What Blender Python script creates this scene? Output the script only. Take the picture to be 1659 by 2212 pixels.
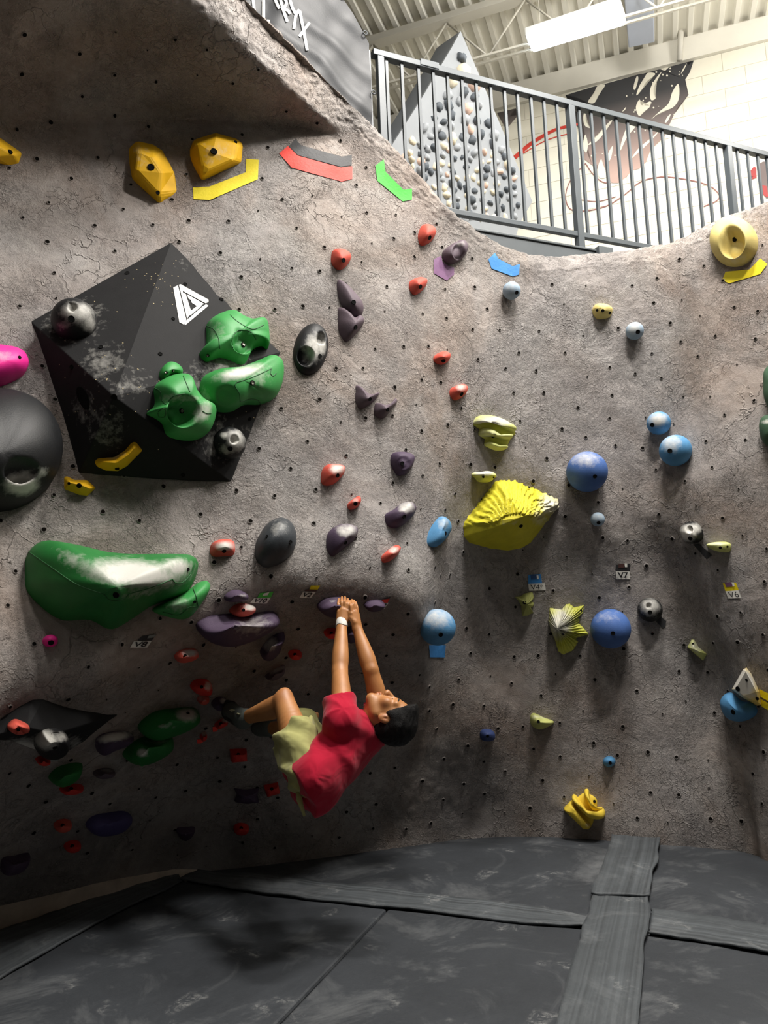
import bpy, bmesh, math, random
import numpy as np
from mathutils import Vector, Matrix
from mathutils.bvhtree import BVHTree

for o in list(bpy.data.objects):
    bpy.data.objects.remove(o, do_unlink=True)
S = bpy.context.scene
C = S.collection
random.seed(7)
RNG = np.random.RandomState(11)

# ---------------------------------------------------------------- camera
W, H, F = 1659, 2212, 1660.0
CAM = np.array([0.0, 0.0, 1.5])
PITCH, ROLL = math.radians(7.0), math.radians(-2.3)
cam_data = bpy.data.cameras.new('camera')
cam_data.sensor_fit = 'VERTICAL'
cam_data.sensor_height = 24.0
cam_data.lens = F * 24.0 / H
cam_data.clip_end = 100
cam = bpy.data.objects.new('camera', cam_data)
C.objects.link(cam)
_R = Matrix.Rotation(math.pi / 2 + PITCH, 4, 'X') @ Matrix.Rotation(ROLL, 4, 'Z')
cam.matrix_world = Matrix.Translation(CAM) @ _R
S.camera = cam
RM = np.array(_R.to_3x3())

# ---------------------------------------------------------------- world, view, lamps
world = bpy.data.worlds.new('gym_ambient')
S.world = world
world.use_nodes = True
world.node_tree.nodes['Background'].inputs[0].default_value = (1.0, 0.95, 0.9, 1)
world.node_tree.nodes['Background'].inputs[1].default_value = 0.028
S.view_settings.view_transform = 'Standard'
S.view_settings.look = 'None'
S.view_settings.gamma = 1.0
S.view_settings.use_curve_mapping = False
S.view_settings.exposure = 0.0


def area_light(name, loc, size, energy, color, target=None):
    L = bpy.data.lights.new(name, 'AREA')
    L.shape = 'RECTANGLE'
    L.size, L.size_y = size
    L.energy = energy
    L.color = color
    o = bpy.data.objects.new(name, L)
    o.location = loc
    if target is not None:
        d = Vector(target) - Vector(loc)
        o.rotation_euler = d.to_track_quat('-Z', 'Y').to_euler()
    C.objects.link(o)
    return o


WARM = (1.0, 0.955, 0.90)
# ceiling bays of the hall (the lamps themselves hang above the frame)
area_light('ceiling_bay_right', (1.4, 3.45, 7.2), (0.8, 0.25), 250, WARM)
area_light('ceiling_bay_middle', (2.0, 2.4, 7.2), (1.0, 0.3), 260, WARM)
area_light('ceiling_bay_far_right', (3.6, 3.5, 7.2), (0.8, 0.25), 160, WARM)
area_light('ceiling_bay_left', (-0.4, 1.6, 7.2), (1.2, 0.35), 75, WARM)
area_light('ceiling_bay_front', (0.6, -1.8, 7.2), (1.2, 0.35), 22, WARM)
for _n, _loc, _e in (('fill_lamp_back_left', (2.3, 5.0, 6.6), 150), ('fill_lamp_back_right', (5.0, 5.4, 6.5), 230)):  # unseen point lamps added to brighten the back room and roof deck
    _L = bpy.data.lights.new(_n, 'POINT')
    _L.energy, _L.shadow_soft_size, _L.color = _e, 0.25, (1.0, 0.97, 0.92)
    _o = bpy.data.objects.new(_n, _L)
    _o.location = _loc
    C.objects.link(_o)


# ---------------------------------------------------------------- helpers: rays
def ray(px, py):
    return RM @ np.array([(px - W / 2) / F, -(py - H / 2) / F, -1.0])


def at_z(px, py, z):
    d = ray(px, py)
    return CAM + d * ((z - CAM[2]) / d[2])


def at_y(px, py, y):
    d = ray(px, py)
    return CAM + d * (y / d[1])


def on_plane(px, py, p0, n):
    d = ray(px, py)
    n = np.asarray(n, float)
    return CAM + d * (np.dot(np.asarray(p0) - CAM, n) / np.dot(d, n))


def unit(v):
    v = np.asarray(v, float)
    return v / (np.linalg.norm(v) + 1e-12)


# ---------------------------------------------------------------- helpers: noise
def vnoise(P, seed=0):
    P = np.asarray(P, float)
    i = np.floor(P).astype(np.int64)
    f = P - i
    f = f * f * (3 - 2 * f)
    out = np.zeros(len(P))
    for dx in (0, 1):
        for dy in (0, 1):
            for dz in (0, 1):
                h = ((i[:, 0] + dx) * 374761393 + (i[:, 1] + dy) * 668265263 + (i[:, 2] + dz) * 2147483647 + seed * 1013904223) & 0xFFFFFFFF
                h = ((h ^ (h >> 13)) * 1274126177) & 0xFFFFFFFF
                h = (h ^ (h >> 16)) & 0xFFFF
                w = (f[:, 0] if dx else 1 - f[:, 0]) * (f[:, 1] if dy else 1 - f[:, 1]) * (f[:, 2] if dz else 1 - f[:, 2])
                out += w * (h / 65535.0)
    return out * 2 - 1


def fbm(P, octv=3, seed=0):
    s, a, t = 0, 1.0, 0
    P = np.asarray(P, float)
    for k in range(octv):
        s = s + a * vnoise(P * (2.03 ** k), seed + k * 17)
        t += a
        a *= 0.5
    return s / t


# ---------------------------------------------------------------- helpers: materials
def srgb(*c):
    c = [x / 255.0 for x in c]
    return tuple((x / 12.92 if x <= 0.04045 else ((x + 0.055) / 1.055) ** 2.4) for x in c) + (1.0,)


class NT:
    def __init__(self, m):
        self.t = m.node_tree
        self.n = m.node_tree.nodes
        self.b = self.n['Principled BSDF']

    def new(self, kind, **kw):
        x = self.n.new(kind)
        for k, v in kw.items():
            setattr(x, k, v)
        return x

    def link(self, a, b):
        self.t.links.new(a, b)

    def noise(self, vec, scale, detail=4, rough=0.55, dist=0.0):
        x = self.new('ShaderNodeTexNoise')
        x.inputs['Scale'].default_value = scale
        x.inputs['Detail'].default_value = detail
        x.inputs['Roughness'].default_value = rough
        x.inputs['Distortion'].default_value = dist
        if vec is not None:
            self.link(vec, x.inputs['Vector'])
        return x.outputs['Fac']

    def ramp(self, fac, stops, interp='LINEAR'):
        r = self.new('ShaderNodeValToRGB')
        r.color_ramp.interpolation = interp
        e = r.color_ramp.elements
        while len(e) < len(stops):
            e.new(0.5)
        for i, (p, c) in enumerate(stops):
            e[i].position = p
            e[i].color = c if isinstance(c, (tuple, list)) else (c, c, c, 1)
        self.link(fac, r.inputs['Fac'])
        return r.outputs['Color']

    def mix(self, fac, a, b, mode='MIX'):
        m = self.new('ShaderNodeMixRGB', blend_type=mode)
        for v, i in ((fac, 0), (a, 1), (b, 2)):
            if isinstance(v, (int, float)):
                m.inputs[i].default_value = v
            elif isinstance(v, (tuple, list)):
                m.inputs[i].default_value = v
            else:
                self.link(v, m.inputs[i])
        return m.outputs[0]

    def math(self, op, a, b=0.0, clamp=False):
        m = self.new('ShaderNodeMath', operation=op, use_clamp=clamp)
        for v, i in ((a, 0), (b, 1)):
            if isinstance(v, (int, float)):
                m.inputs[i].default_value = v
            else:
                self.link(v, m.inputs[i])
        return m.outputs[0]

    def bump(self, h, strength=0.5, dist=0.01, prev=None):
        b = self.new('ShaderNodeBump')
        b.inputs['Strength'].default_value = strength
        b.inputs['Distance'].default_value = dist
        self.link(h, b.inputs['Height'])
        if prev is not None:
            self.link(prev, b.inputs['Normal'])
        return b.outputs['Normal']

    def coord(self, which='Object'):
        return self.new('ShaderNodeTexCoord').outputs[which]


def newmat(name):
    m = bpy.data.materials.new(name)
    m.use_nodes = True
    return m, NT(m)


MATS = {}


def simple(name, col, rough=0.6, var=0.12, scale=8.0, bump=0.15, bscale=60.0, metal=0.0, spec=0.4):
    if name in MATS:
        return MATS[name]
    m, t = newmat(name)
    v = t.coord()
    dark = tuple(c * (1 - var) for c in col[:3]) + (1,)
    lite = tuple(min(1, c * (1 + var)) for c in col[:3]) + (1,)
    c = t.ramp(t.noise(v, scale), [(0.3, dark), (0.7, lite)])
    t.link(c, t.b.inputs['Base Color'])
    t.b.inputs['Roughness'].default_value = rough
    t.b.inputs['Metallic'].default_value = metal
    t.b.inputs['Specular IOR Level'].default_value = spec
    if bump:
        t.link(t.bump(t.noise(v, bscale, 3), bump, 0.004), t.b.inputs['Normal'])
    MATS[name] = m
    return m


CHALK = srgb(208, 206, 199)


def holdmat(name, col, rough=0.62, bump=0.35, bscale=180.0, var=0.1, chalkcol=CHALK, spec=0.3):
    """coloured polyurethane with hand chalk worn in where the attribute says"""
    if name in MATS:
        return MATS[name]
    m, t = newmat(name)
    v = t.coord()
    dark = tuple(c * (1 - var) for c in col[:3]) + (1,)
    lite = tuple(min(1, c * (1 + var)) for c in col[:3]) + (1,)
    base = t.ramp(t.noise(v, 12), [(0.3, dark), (0.7, lite)])
    a = t.new('ShaderNodeAttribute', attribute_name='chalk').outputs['Fac']
    n = t.noise(v, 28, 6, 0.68)
    k = t.math('MULTIPLY_ADD', n, 1.1)
    k.node.inputs[2].default_value = -0.52
    k = t.math('ADD', a, k)
    g = t.math('GREATER_THAN', a, 0.015)
    k = t.math('MULTIPLY', k, g)
    k = t.ramp(k, [(0.12, 0.0), (0.95, 0.95)])
    t.link(t.mix(k, base, chalkcol), t.b.inputs['Base Color'])
    t.b.inputs['Roughness'].default_value = rough
    t.b.inputs['Specular IOR Level'].default_value = spec
    t.link(t.bump(t.noise(v, bscale, 3), bump, 0.002), t.b.inputs['Normal'])
    MATS[name] = m
    return m


# ---------------------------------------------------------------- helpers: objects
def mesh_obj(name, verts, faces, mat=None, parent=None, smooth=False, loc=None):
    me = bpy.data.meshes.new(name)
    V = np.asarray(verts, float)
    if loc is not None:
        V = V - np.asarray(loc)
    me.from_pydata([tuple(v) for v in V], [], [tuple(f) for f in faces])
    me.update()
    if smooth:
        me.polygons.foreach_set('use_smooth', [True] * len(me.polygons))
    if mat:
        me.materials.append(mat)
    o = bpy.data.objects.new(name, me)
    C.objects.link(o)
    if parent is not None:
        o.parent = parent
        # children are given in world coordinates
        o.matrix_parent_inverse = Matrix.Identity(4)
        pl = Vector(parent_world(parent))
        o.location = (Vector(loc) if loc is not None else Vector((0, 0, 0))) - pl
    elif loc is not None:
        o.location = loc
    return o


def parent_world(o):
    p = Vector(o.location)
    while o.parent is not None:
        o = o.parent
        p = p + Vector(o.location)
    return p


def tag(o, label=None, cat=None, group=None, kind=None):
    if label:
        o['label'] = label
    if cat:
        o['category'] = cat
    if group:
        o['group'] = group
    if kind:
        o['kind'] = kind
    return o


def empty(name, loc):
    o = bpy.data.objects.new(name, None)
    o.location = loc
    C.objects.link(o)
    return o


def box_geo(p0, p1, w, h, up=(0, 0, 1)):
    """bar from p0 to p1, width w, height h"""
    p0, p1 = np.asarray(p0, float), np.asarray(p1, float)
    d = unit(p1 - p0)
    s = np.cross(d, up)
    if np.linalg.norm(s) < 1e-4:
        s = np.cross(d, (1, 0, 0))
    s = unit(s)
    u = unit(np.cross(s, d))
    V = []
    for p in (p0, p1):
        for a, b in ((-1, -1), (1, -1), (1, 1), (-1, 1)):
            V.append(p + s * a * w / 2 + u * b * h / 2)
    Fc = [(3, 2, 1, 0), (4, 5, 6, 7), (0, 1, 5, 4), (1, 2, 6, 5), (2, 3, 7, 6), (3, 0, 4, 7)]
    return V, Fc


def bevel_obj(o, w=0.004, seg=2):
    b = o.modifiers.new('bevel', 'BEVEL')
    b.width = w
    b.segments = seg
    b.limit_method = 'ANGLE'
    return o


def bar(name, p0, p1, w, h, mat, parent=None, up=(0, 0, 1), bev=0.004):
    V, Fc = box_geo(p0, p1, w, h, up)
    loc = (np.asarray(p0) + np.asarray(p1)) / 2
    o = mesh_obj(name, V, Fc, mat, parent, loc=loc)
    if bev:
        bevel_obj(o, bev)
    return o


def prism(name, top, depth_vec, mat, parent=None, loc=None, bev=0):
    n = len(top)
    top = np.asarray(top, float)
    bot = top + np.asarray(depth_vec, float)
    V = list(top) + list(bot)
    Fc = [tuple(range(n)), tuple(range(2 * n - 1, n - 1, -1))]
    for i in range(n):
        j = (i + 1) % n
        Fc.append((i, i + n, j + n, j))
    bm = bmesh.new()
    vs = [bm.verts.new(tuple(v)) for v in V]
    for f in Fc:
        bm.faces.new([vs[i] for i in f])
    bmesh.ops.recalc_face_normals(bm, faces=bm.faces)
    V2 = [tuple(v.co) for v in bm.verts]
    bm.verts.index_update()
    F2 = [[v.index for v in f.verts] for f in bm.faces]
    bm.free()
    o = mesh_obj(name, V2, F2, mat, parent, loc=loc if loc is not None else top.mean(0))
    if bev:
        bevel_obj(o, bev)
    return o


def tube(name, pts, r, mat, parent=None, seg=8, cyclic=False, loc=None):
    pts = np.asarray(pts, float)
    n = len(pts)
    rr = np.full(n, r) if np.isscalar(r) else np.asarray(r)
    V, Fc = [], []
    ref = np.array([0.13, 0.31, 0.94])
    for i in range(n):
        a = pts[(i - 1) % n] if (cyclic or i > 0) else pts[i]
        b = pts[(i + 1) % n] if (cyclic or i < n - 1) else pts[i]
        d = unit(b - a)
        s = unit(np.cross(d, ref))
        u = np.cross(s, d)
        for k in range(seg):
            t = 2 * math.pi * k / seg
            V.append(pts[i] + rr[i] * (s * math.cos(t) + u * math.sin(t)))
    m = n if cyclic else n - 1
    for i in range(m):
        j = (i + 1) % n
        for k in range(seg):
            l = (k + 1) % seg
            Fc.append((i * seg + k, i * seg + l, j * seg + l, j * seg + k))
    if not cyclic:
        Fc.append(tuple(range(seg - 1, -1, -1)))
        Fc.append(tuple((n - 1) * seg + k for k in range(seg)))
    return mesh_obj(name, V, Fc, mat, parent, smooth=True, loc=loc if loc is not None else pts.mean(0))


def spline(pts, ts, tq):
    """nonuniform Catmull-Rom through pts[k] at ts[k]"""
    pts = np.asarray(pts, float)
    ts = np.asarray(ts, float)
    tq = np.clip(np.asarray(tq, float), ts[0], ts[-1])
    n = len(ts)
    m = np.zeros_like(pts)
    for i in range(n):
        if i == 0:
            m[i] = (pts[1] - pts[0]) / (ts[1] - ts[0])
        elif i == n - 1:
            m[i] = (pts[-1] - pts[-2]) / (ts[-1] - ts[-2])
        else:
            h0, h1 = ts[i] - ts[i - 1], ts[i + 1] - ts[i]
            d0, d1 = (pts[i] - pts[i - 1]) / h0, (pts[i + 1] - pts[i]) / h1
            m[i] = (d0 * h1 + d1 * h0) / (h0 + h1)
    k = np.clip(np.searchsorted(ts, tq, side='right') - 1, 0, n - 2)
    h = (ts[k + 1] - ts[k])
    s = (tq - ts[k]) / h
    sh = (len(tq),) + (1,) * (pts.ndim - 1)
    s, h = s.reshape(sh), h.reshape(sh)
    return ((2 * s ** 3 - 3 * s ** 2 + 1) * pts[k] + (s ** 3 - 2 * s ** 2 + s) * h * m[k]
            + (-2 * s ** 3 + 3 * s ** 2) * pts[k + 1] + (s ** 3 - s ** 2) * h * m[k + 1])


def smooth_poly(P, n=56):
    """closed Catmull-Rom resampled to n points"""
    P = np.asarray(P, float)
    m = len(P)
    ext = np.vstack([P[-3:], P, P[:4]])
    ts = np.concatenate([[0], np.cumsum(np.linalg.norm(np.diff(ext, axis=0), axis=1) ** 0.6 + 1e-6)])
    t0, t1 = ts[3], ts[3 + m]
    d = spline(ext, ts, np.linspace(t0, t1, 400, endpoint=False))
    L = np.concatenate([[0], np.cumsum(np.linalg.norm(np.diff(np.vstack([d, d[:1]]), axis=0), axis=1))])
    q = np.linspace(0, L[-1], n, endpoint=False)
    dd = np.vstack([d, d[:1]])
    return np.stack([np.interp(q, L, dd[:, k]) for k in range(P.shape[1])], 1)


def corner_poly(P, n=56):
    P = np.asarray(P, float)
    m = len(P)
    L = np.linalg.norm(np.roll(P, -1, 0) - P, axis=1)
    cnt = np.maximum(1, np.round(L / L.sum() * n).astype(int))
    out = []
    for i in range(m):
        for k in range(cnt[i]):
            out.append(P[i] + (P[(i + 1) % m] - P[i]) * k / cnt[i])
    return np.array(out)
# ================================================================ THE CLIMBING WALL
def wall_material():
    m, t = newmat('textured_cement_skin')
    v = t.coord()
    n1 = t.noise(v, 1.3, 5, 0.6, 0.6)
    n2 = t.noise(v, 5.0, 6, 0.65, 0.4)
    n3 = t.noise(v, 30.0, 5, 0.6)
    c1 = t.ramp(n1, [(0.36, srgb(142, 131, 124)), (0.5, srgb(163, 155, 149)), (0.64, srgb(164, 161, 156))])
    c2 = t.ramp(n2, [(0.35, srgb(122, 110, 103)), (0.66, srgb(180, 172, 165))])
    c = t.mix(0.5, c1, c2)
    c3 = t.ramp(n3, [(0.34, 0.56), (0.66, 1.06)])
    c = t.mix(0.6, c, c3, 'MULTIPLY')
    # cool and warm wash patches
    wsh = t.ramp(t.noise(v, 0.8, 4, 0.6, 1.0), [(0.38, srgb(150, 128, 112)), (0.5, srgb(154, 147, 143)), (0.62, srgb(152, 150, 151))])
    c = t.mix(0.4, c, wsh)
    # fine chalk dusting
    cd = t.ramp(t.noise(v, 2.6, 7, 0.72, 0.8), [(0.56, 0.0), (0.75, 0.38)])
    c = t.mix(cd, c, srgb(182, 178, 172))
    t.link(c, t.b.inputs['Base Color'])
    t.b.inputs['Roughness'].default_value = 0.58
    t.b.inputs['Specular IOR Level'].default_value = 0.4
    # relief: trowelled crinkle, sparse raised creases, grain
    warp = t.new('ShaderNodeVectorMath', operation='ADD')
    nz = t.new('ShaderNodeTexNoise')
    nz.inputs['Scale'].default_value = 7.0
    nz.inputs['Detail'].default_value = 4
    t.link(v, nz.inputs['Vector'])
    sc = t.new('ShaderNodeVectorMath', operation='SCALE')
    sc.inputs['Scale'].default_value = 0.35
    t.link(nz.outputs['Color'], sc.inputs[0])
    t.link(v, warp.inputs[0])
    t.link(sc.outputs[0], warp.inputs[1])
    vo = t.new('ShaderNodeTexVoronoi', feature='DISTANCE_TO_EDGE')
    vo.inputs['Scale'].default_value = 4.5
    t.link(warp.outputs[0], vo.inputs['Vector'])
    crease = t.ramp(vo.outputs['Distance'], [(0.0, 1.0), (0.028, 0.0)])
    mask = t.ramp(t.noise(v, 2.2, 3), [(0.5, 0.0), (0.6, 1.0)])
    crease = t.math('MULTIPLY', crease, mask)
    vo2 = t.new('ShaderNodeTexVoronoi', feature='DISTANCE_TO_EDGE')
    vo2.inputs['Scale'].default_value = 15.0
    t.link(warp.outputs[0], vo2.inputs['Vector'])
    crease2 = t.ramp(vo2.outputs['Distance'], [(0.0, 1.0), (0.05, 0.0)])
    mask2 = t.ramp(t.noise(v, 3.1, 4, 0.6, 0.5), [(0.48, 0.0), (0.62, 1.0)])
    crease2 = t.math('MULTIPLY', crease2, mask2)
    zone = t.ramp(t.noise(v, 0.9, 3, 0.5, 0.6), [(0.40, 0.25), (0.60, 1.0)])
    patch = t.ramp(t.noise(v, 3.0, 5, 0.65, 0.8), [(0.38, 0.15), (0.62, 1.0)])
    amp = t.math('MULTIPLY', zone, patch)
    worm = t.math('ABSOLUTE', t.math('SUBTRACT', t.noise(v, 17.0, 5, 0.6, 1.3), 0.5))
    worm = t.ramp(worm, [(0.0, 1.0), (0.045, 0.4), (0.11, 0.0)])
    worm = t.math('MULTIPLY', worm, amp)
    crink = t.math('MULTIPLY', t.noise(v, 62.0, 6, 0.7, 0.4), amp)
    fleck = t.math('MULTIPLY', t.ramp(t.noise(v, 70.0, 4, 0.6, 2.2), [(0.54, 0.0), (0.68, 1.0)]), amp)
    b = t.bump(worm, 0.45, 0.012)
    b = t.bump(fleck, 0.9, 0.012, b)
    b = t.bump(crink, 1.0, 0.020, b)
    b = t.bump(crease, 0.8, 0.012, b)
    b = t.bump(crease2, 0.8, 0.008, b)
    b = t.bump(t.noise(v, 190.0, 4, 0.7), 0.6, 0.004, b)
    t.link(b, t.b.inputs['Normal'])
    return m


#       base            ridge               up1                crease              edge               silhouette
COLS = [
    ((-400, 2250), (-400, 1640, 2.35), (-400, 900, 2.75), (-400, 300, 3.05), (-400, -500, 2.25), (-340, -570, 2.37)),
    ((-150, 2075), (-150, 1530, 2.80), (-150, 850, 3.15), (-150, 280, 3.42), (-130, -330, 2.62), (-45, -390, 2.75)),
    ((0, 2010), (0, 1470, 3.08), (0, 850, 3.40), (0, 268, 3.65), (80, -230, 2.90), (170, -280, 3.04)),
    ((200, 1948), (200, 1415, 3.34), (200, 850, 3.62), (200, 265, 3.90), (280, -105, 3.27), (370, -150, 3.42)),
    ((380, 1892), (385, 1320, 3.58), (380, 800, 3.84), (390, 265, 4.10), (430, 5, 3.58), (512, -12, 3.74)),
    ((560, 1870), (560, 1245, 3.78), (560, 780, 4.02), (575, 268, 4.26), (588, 148, 3.97), (651, 126, 4.12)),
    ((700, 1853), (700, 1238, 3.92), (690, 800, 4.14), (690, 285, 4.38), (694, 244, 4.28), (748, 223, 4.40)),
    ((830, 1836), (830, 1250, 4.08), (810, 820, 4.30), (770, 345, 4.50), (775, 290, 4.49), (822, 299, 4.56)),
    ((930, 1822), (925, 1262, 4.26), (900, 850, 4.44), (850, 430, 4.60), (858, 385, 4.61), (900, 380, 4.68)),
    ((1000, 1812), (975, 1015, 4.58), (970, 800, 4.64), (940, 520, 4.74), (950, 478, 4.76), (990, 469, 4.83)),
    ((1130, 1807), (1130, 1015, 4.84), (1130, 800, 4.90), (1120, 612, 4.94), (1125, 577, 4.95), (1132, 548, 5.04)),
    ((1290, 1814), (1290, 1118, 4.84), (1290, 850, 4.92), (1290, 607, 4.96), (1290, 573, 4.97), (1290, 546, 5.06)),
    ((1585, 1838), (1390, 1110, 4.86), (1400, 850, 4.90), (1410, 592, 4.93), (1420, 556, 4.94), (1430, 528, 5.03)),
    ((1650, 1858), (1530, 1067, 4.58), (1535, 800, 4.66), (1540, 542, 4.72), (1540, 507, 4.74), (1545, 477, 4.83)),
    ((1730, 1892), (1660, 1018, 4.32), (1660, 750, 4.41), (1660, 502, 4.48), (1660, 462, 4.50), (1660, 434, 4.59)),
    ((1950, 1990), (1900, 940, 3.80), (1900, 700, 3.91), (1900, 425, 4.00), (1900, 372, 4.02), (1900, 330, 4.10)),
]
LOWS = {9: (992, 1310, 4.79), 10: (1130, 1290, 4.97), 11: (1300, 1330, 4.96), 12: (1462, 1290, 4.90), 13: (1560, 1330, 4.60), 14: (1680, 1330, 4.28), 15: (1910, 1380, 3.76)}
LOW2 = {9: (1000, 1560, 4.91), 10: (1130, 1550, 5.03), 11: (1320, 1560, 4.99), 12: (1535, 1600, 4.82), 13: (1625, 1600, 4.60), 14: (1720, 1600, 4.30), 15: (1930, 1660, 3.8)}



def wall_lattice():
    rows = [[] for _ in range(12)]
    for k, (b, r, u, c, e, s) in enumerate(COLS):
        B = at_z(b[0], b[1], 0.0)
        Rg, U, Cr, E_, Sl = (at_y(*q) for q in (r, u, c, e, s))
        L1 = at_y(*LOWS[k]) if k in LOWS else Rg + (B - Rg) * 0.36 + np.array([0, 0.10, 0])
        L2 = at_y(*LOW2[k]) if k in LOW2 else (L1 + (B - L1) * 0.55 + np.array([0, 0.05, 0]))
        rows[0].append(B + np.array([0, 0.0, -0.4]))
        rows[1].append(B)
        rows[2].append(L2)
        rows[3].append(L1)
        rows[4].append(Rg)
        rows[5].append(Rg + (U - Rg) * 0.3 + np.array([0, 0.03 if k < 9 else 0.0, 0]))
        rows[6].append(U)
        rows[7].append(Cr)
        rows[8].append(E_)
        rows[9].append(Sl)
        if k > 8:
            rows[10].append(Sl + np.array([0.03, 0.10, -0.03]))
            rows[11].append(Sl + np.array([0.04, 0.13, -0.7]))
        else:                                            # above the roof the top runs back as a ledge
            rows[10].append(Sl + np.array([0.07, 0.07, -0.02]))
            rows[11].append(Sl + np.array([0.22, 0.45, -0.12]))
    return np.array(rows)


LAT = wall_lattice()
UT = np.array([0, 1.0, 1.8, 3.0, 4.0, 5.0, 5.8, 6.6, 7.2, 7.75, 8.5, 9.4, 10.1, 10.9, 11.6, 12.8])
VT = np.array([0, 0.5, 1.1, 1.7, 2.5, 3.1, 4.2, 5.9, 6.5, 6.8, 7.0, 7.5])


def pchip(pts, ts, tq):
    """shape-preserving cubic: no overshoot at the roof edge and the lip"""
    n = len(ts)
    h = np.diff(ts)
    sh = (n - 1,) + (1,) * (pts.ndim - 1)
    d = np.diff(pts, axis=0) / h.reshape(sh)
    m = np.zeros_like(pts)
    m[0], m[-1] = d[0], d[-1]
    for i in range(1, n - 1):
        w1, w2 = 2 * h[i] + h[i - 1], h[i] + 2 * h[i - 1]
        a, b = d[i - 1], d[i]
        ok = a * b > 0
        den = w1 / np.where(ok, a, 1) + w2 / np.where(ok, b, 1)
        m[i] = np.where(ok, (w1 + w2) / np.where(ok, den, 1), 0)
        # keep a little roundness where the sign flips
        m[i] = np.where(ok, m[i], 0.25 * (a * h[i] + b * h[i - 1]) / (h[i] + h[i - 1]))
    k = np.clip(np.searchsorted(ts, tq, side='right') - 1, 0, n - 2)
    s = ((tq - ts[k]) / h[k]).reshape((len(tq),) + (1,) * (pts.ndim - 1))
    hk = h[k].reshape(s.shape)
    return ((2 * s ** 3 - 3 * s ** 2 + 1) * pts[k] + (s ** 3 - 2 * s ** 2 + s) * hk * m[k]
            + (-2 * s ** 3 + 3 * s ** 2) * pts[k + 1] + (s ** 3 - s ** 2) * hk * m[k + 1])


def wall_grid(nu, nv):
    uq = np.linspace(UT[0], UT[-1], nu)
    vq = np.linspace(VT[0], VT[-1], nv)
    A = np.stack([spline(r, UT, uq) for r in LAT])          # rows x nu x 3
    return pchip(A, VT, vq)                                # nv x nu x 3


def grid_faces(nu, nv):
    i, j = np.meshgrid(np.arange(nu - 1), np.arange(nv - 1))
    a = (j * nu + i).ravel()
    return np.stack([a, a + 1, a + nu + 1, a + nu], 1)


def grid_normals(G):
    du = np.gradient(G, axis=1)
    dv = np.gradient(G, axis=0)
    N = np.cross(du, dv)
    N /= np.linalg.norm(N, axis=2, keepdims=True) + 1e-12
    return N


def wall_disp(P):
    P = np.asarray(P, float)
    return 0.011 * fbm(P * 2.6, 2, 3) + 0.005 * fbm(P * 9.0, 2, 9) + 0.0018 * fbm(P * 27.0, 2, 21)


def fast_mesh(name, V, Q):
    me = bpy.data.meshes.new(name)
    me.vertices.add(len(V))
    me.vertices.foreach_set('co', np.asarray(V, np.float32).ravel())
    me.loops.add(Q.size)
    me.loops.foreach_set('vertex_index', Q.astype(np.int32).ravel())
    me.polygons.add(len(Q))
    me.polygons.foreach_set('loop_start', np.arange(0, Q.size, 4, dtype=np.int32))
    me.polygons.foreach_set('loop_total', np.full(len(Q), 4, dtype=np.int32))
    me.polygons.foreach_set('use_smooth', np.ones(len(Q), dtype=bool))
    me.update(calc_edges=True)
    me.validate()
    return me


# coarse smooth copy used for placing things, fine one for the render
_NU, _NV = 150, 170
_G = wall_grid(_NU, _NV)
_N = grid_normals(_G)
BV = BVHTree.FromPolygons([tuple(p) for p in _G.reshape(-1, 3)], grid_faces(_NU, _NV).tolist())


def hit(px, py, bvh=None, default=None):
    d = Vector(unit(ray(px, py)))
    loc, n, i, dist = (bvh or BV).ray_cast(Vector(CAM), d)
    if loc is None:
        if bvh is not None:
            return hit(px, py)
        # slide towards the frame centre until the wall is met
        q = (px * 0.97 + 0.03 * W / 2, py * 0.97 + 0.03 * H / 2)
        return hit(*q)
    n = np.array(n)
    if np.dot(n, np.array(d)) > 0:
        n = -n
    return np.array(loc), n


def wall_disp_low(P):
    P = np.asarray(P, float)
    return 0.011 * fbm(P * 2.6, 2, 3) + 0.005 * fbm(P * 9.0, 2, 9)


def wall_hit_low(px, py, off=0.0):
    """as wall_hit, but bridging the finest relief the way tape and card do"""
    p, n = hit(px, py)
    d = unit(CAM - p)                                    # slide along the sight line so the outline stays true
    return p + d * (wall_disp_low(p[None])[0] + off) / max(0.35, float(np.dot(n, d))), n


def wall_hit(px, py, off=0.0):
    """point on the displaced skin of the wall"""
    p, n = hit(px, py)
    return p + n * (wall_disp(p[None])[0] + off), n


def build_wall():
    nu, nv = 620, 640
    G = wall_grid(nu, nv)
    N = grid_normals(G)
    # make normals face the camera side
    s = np.sign(np.sum(N * (CAM - G), axis=2))
    flip = np.where(np.median(s) < 0, -1.0, 1.0)
    N = N * flip
    P = G.reshape(-1, 3)
    D = wall_disp(P)
    # the lip is thrown on more coarsely
    vq = np.repeat(np.linspace(VT[0], VT[-1], nv), nu)
    lip = np.clip((vq - 6.3) / 0.3, 0, 1)
    D = D + lip * (0.012 * fbm(P * 14.0, 3, 5) + 0.008 * fbm(P * 45.0, 2, 6))
    V = P + N.reshape(-1, 3) * D[:, None]
    Q = grid_faces(nu, nv)
    if flip < 0:
        Q = Q[:, ::-1]
    me = fast_mesh('wall_climbing', V, Q)
    me.materials.append(wall_material())
    o = bpy.data.objects.new('wall_climbing', me)
    C.objects.link(o)
    o['kind'] = 'structure'
    o['label'] = 'grey brown textured climbing wall with a curved top edge'
    return o


WALL = build_wall()


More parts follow.
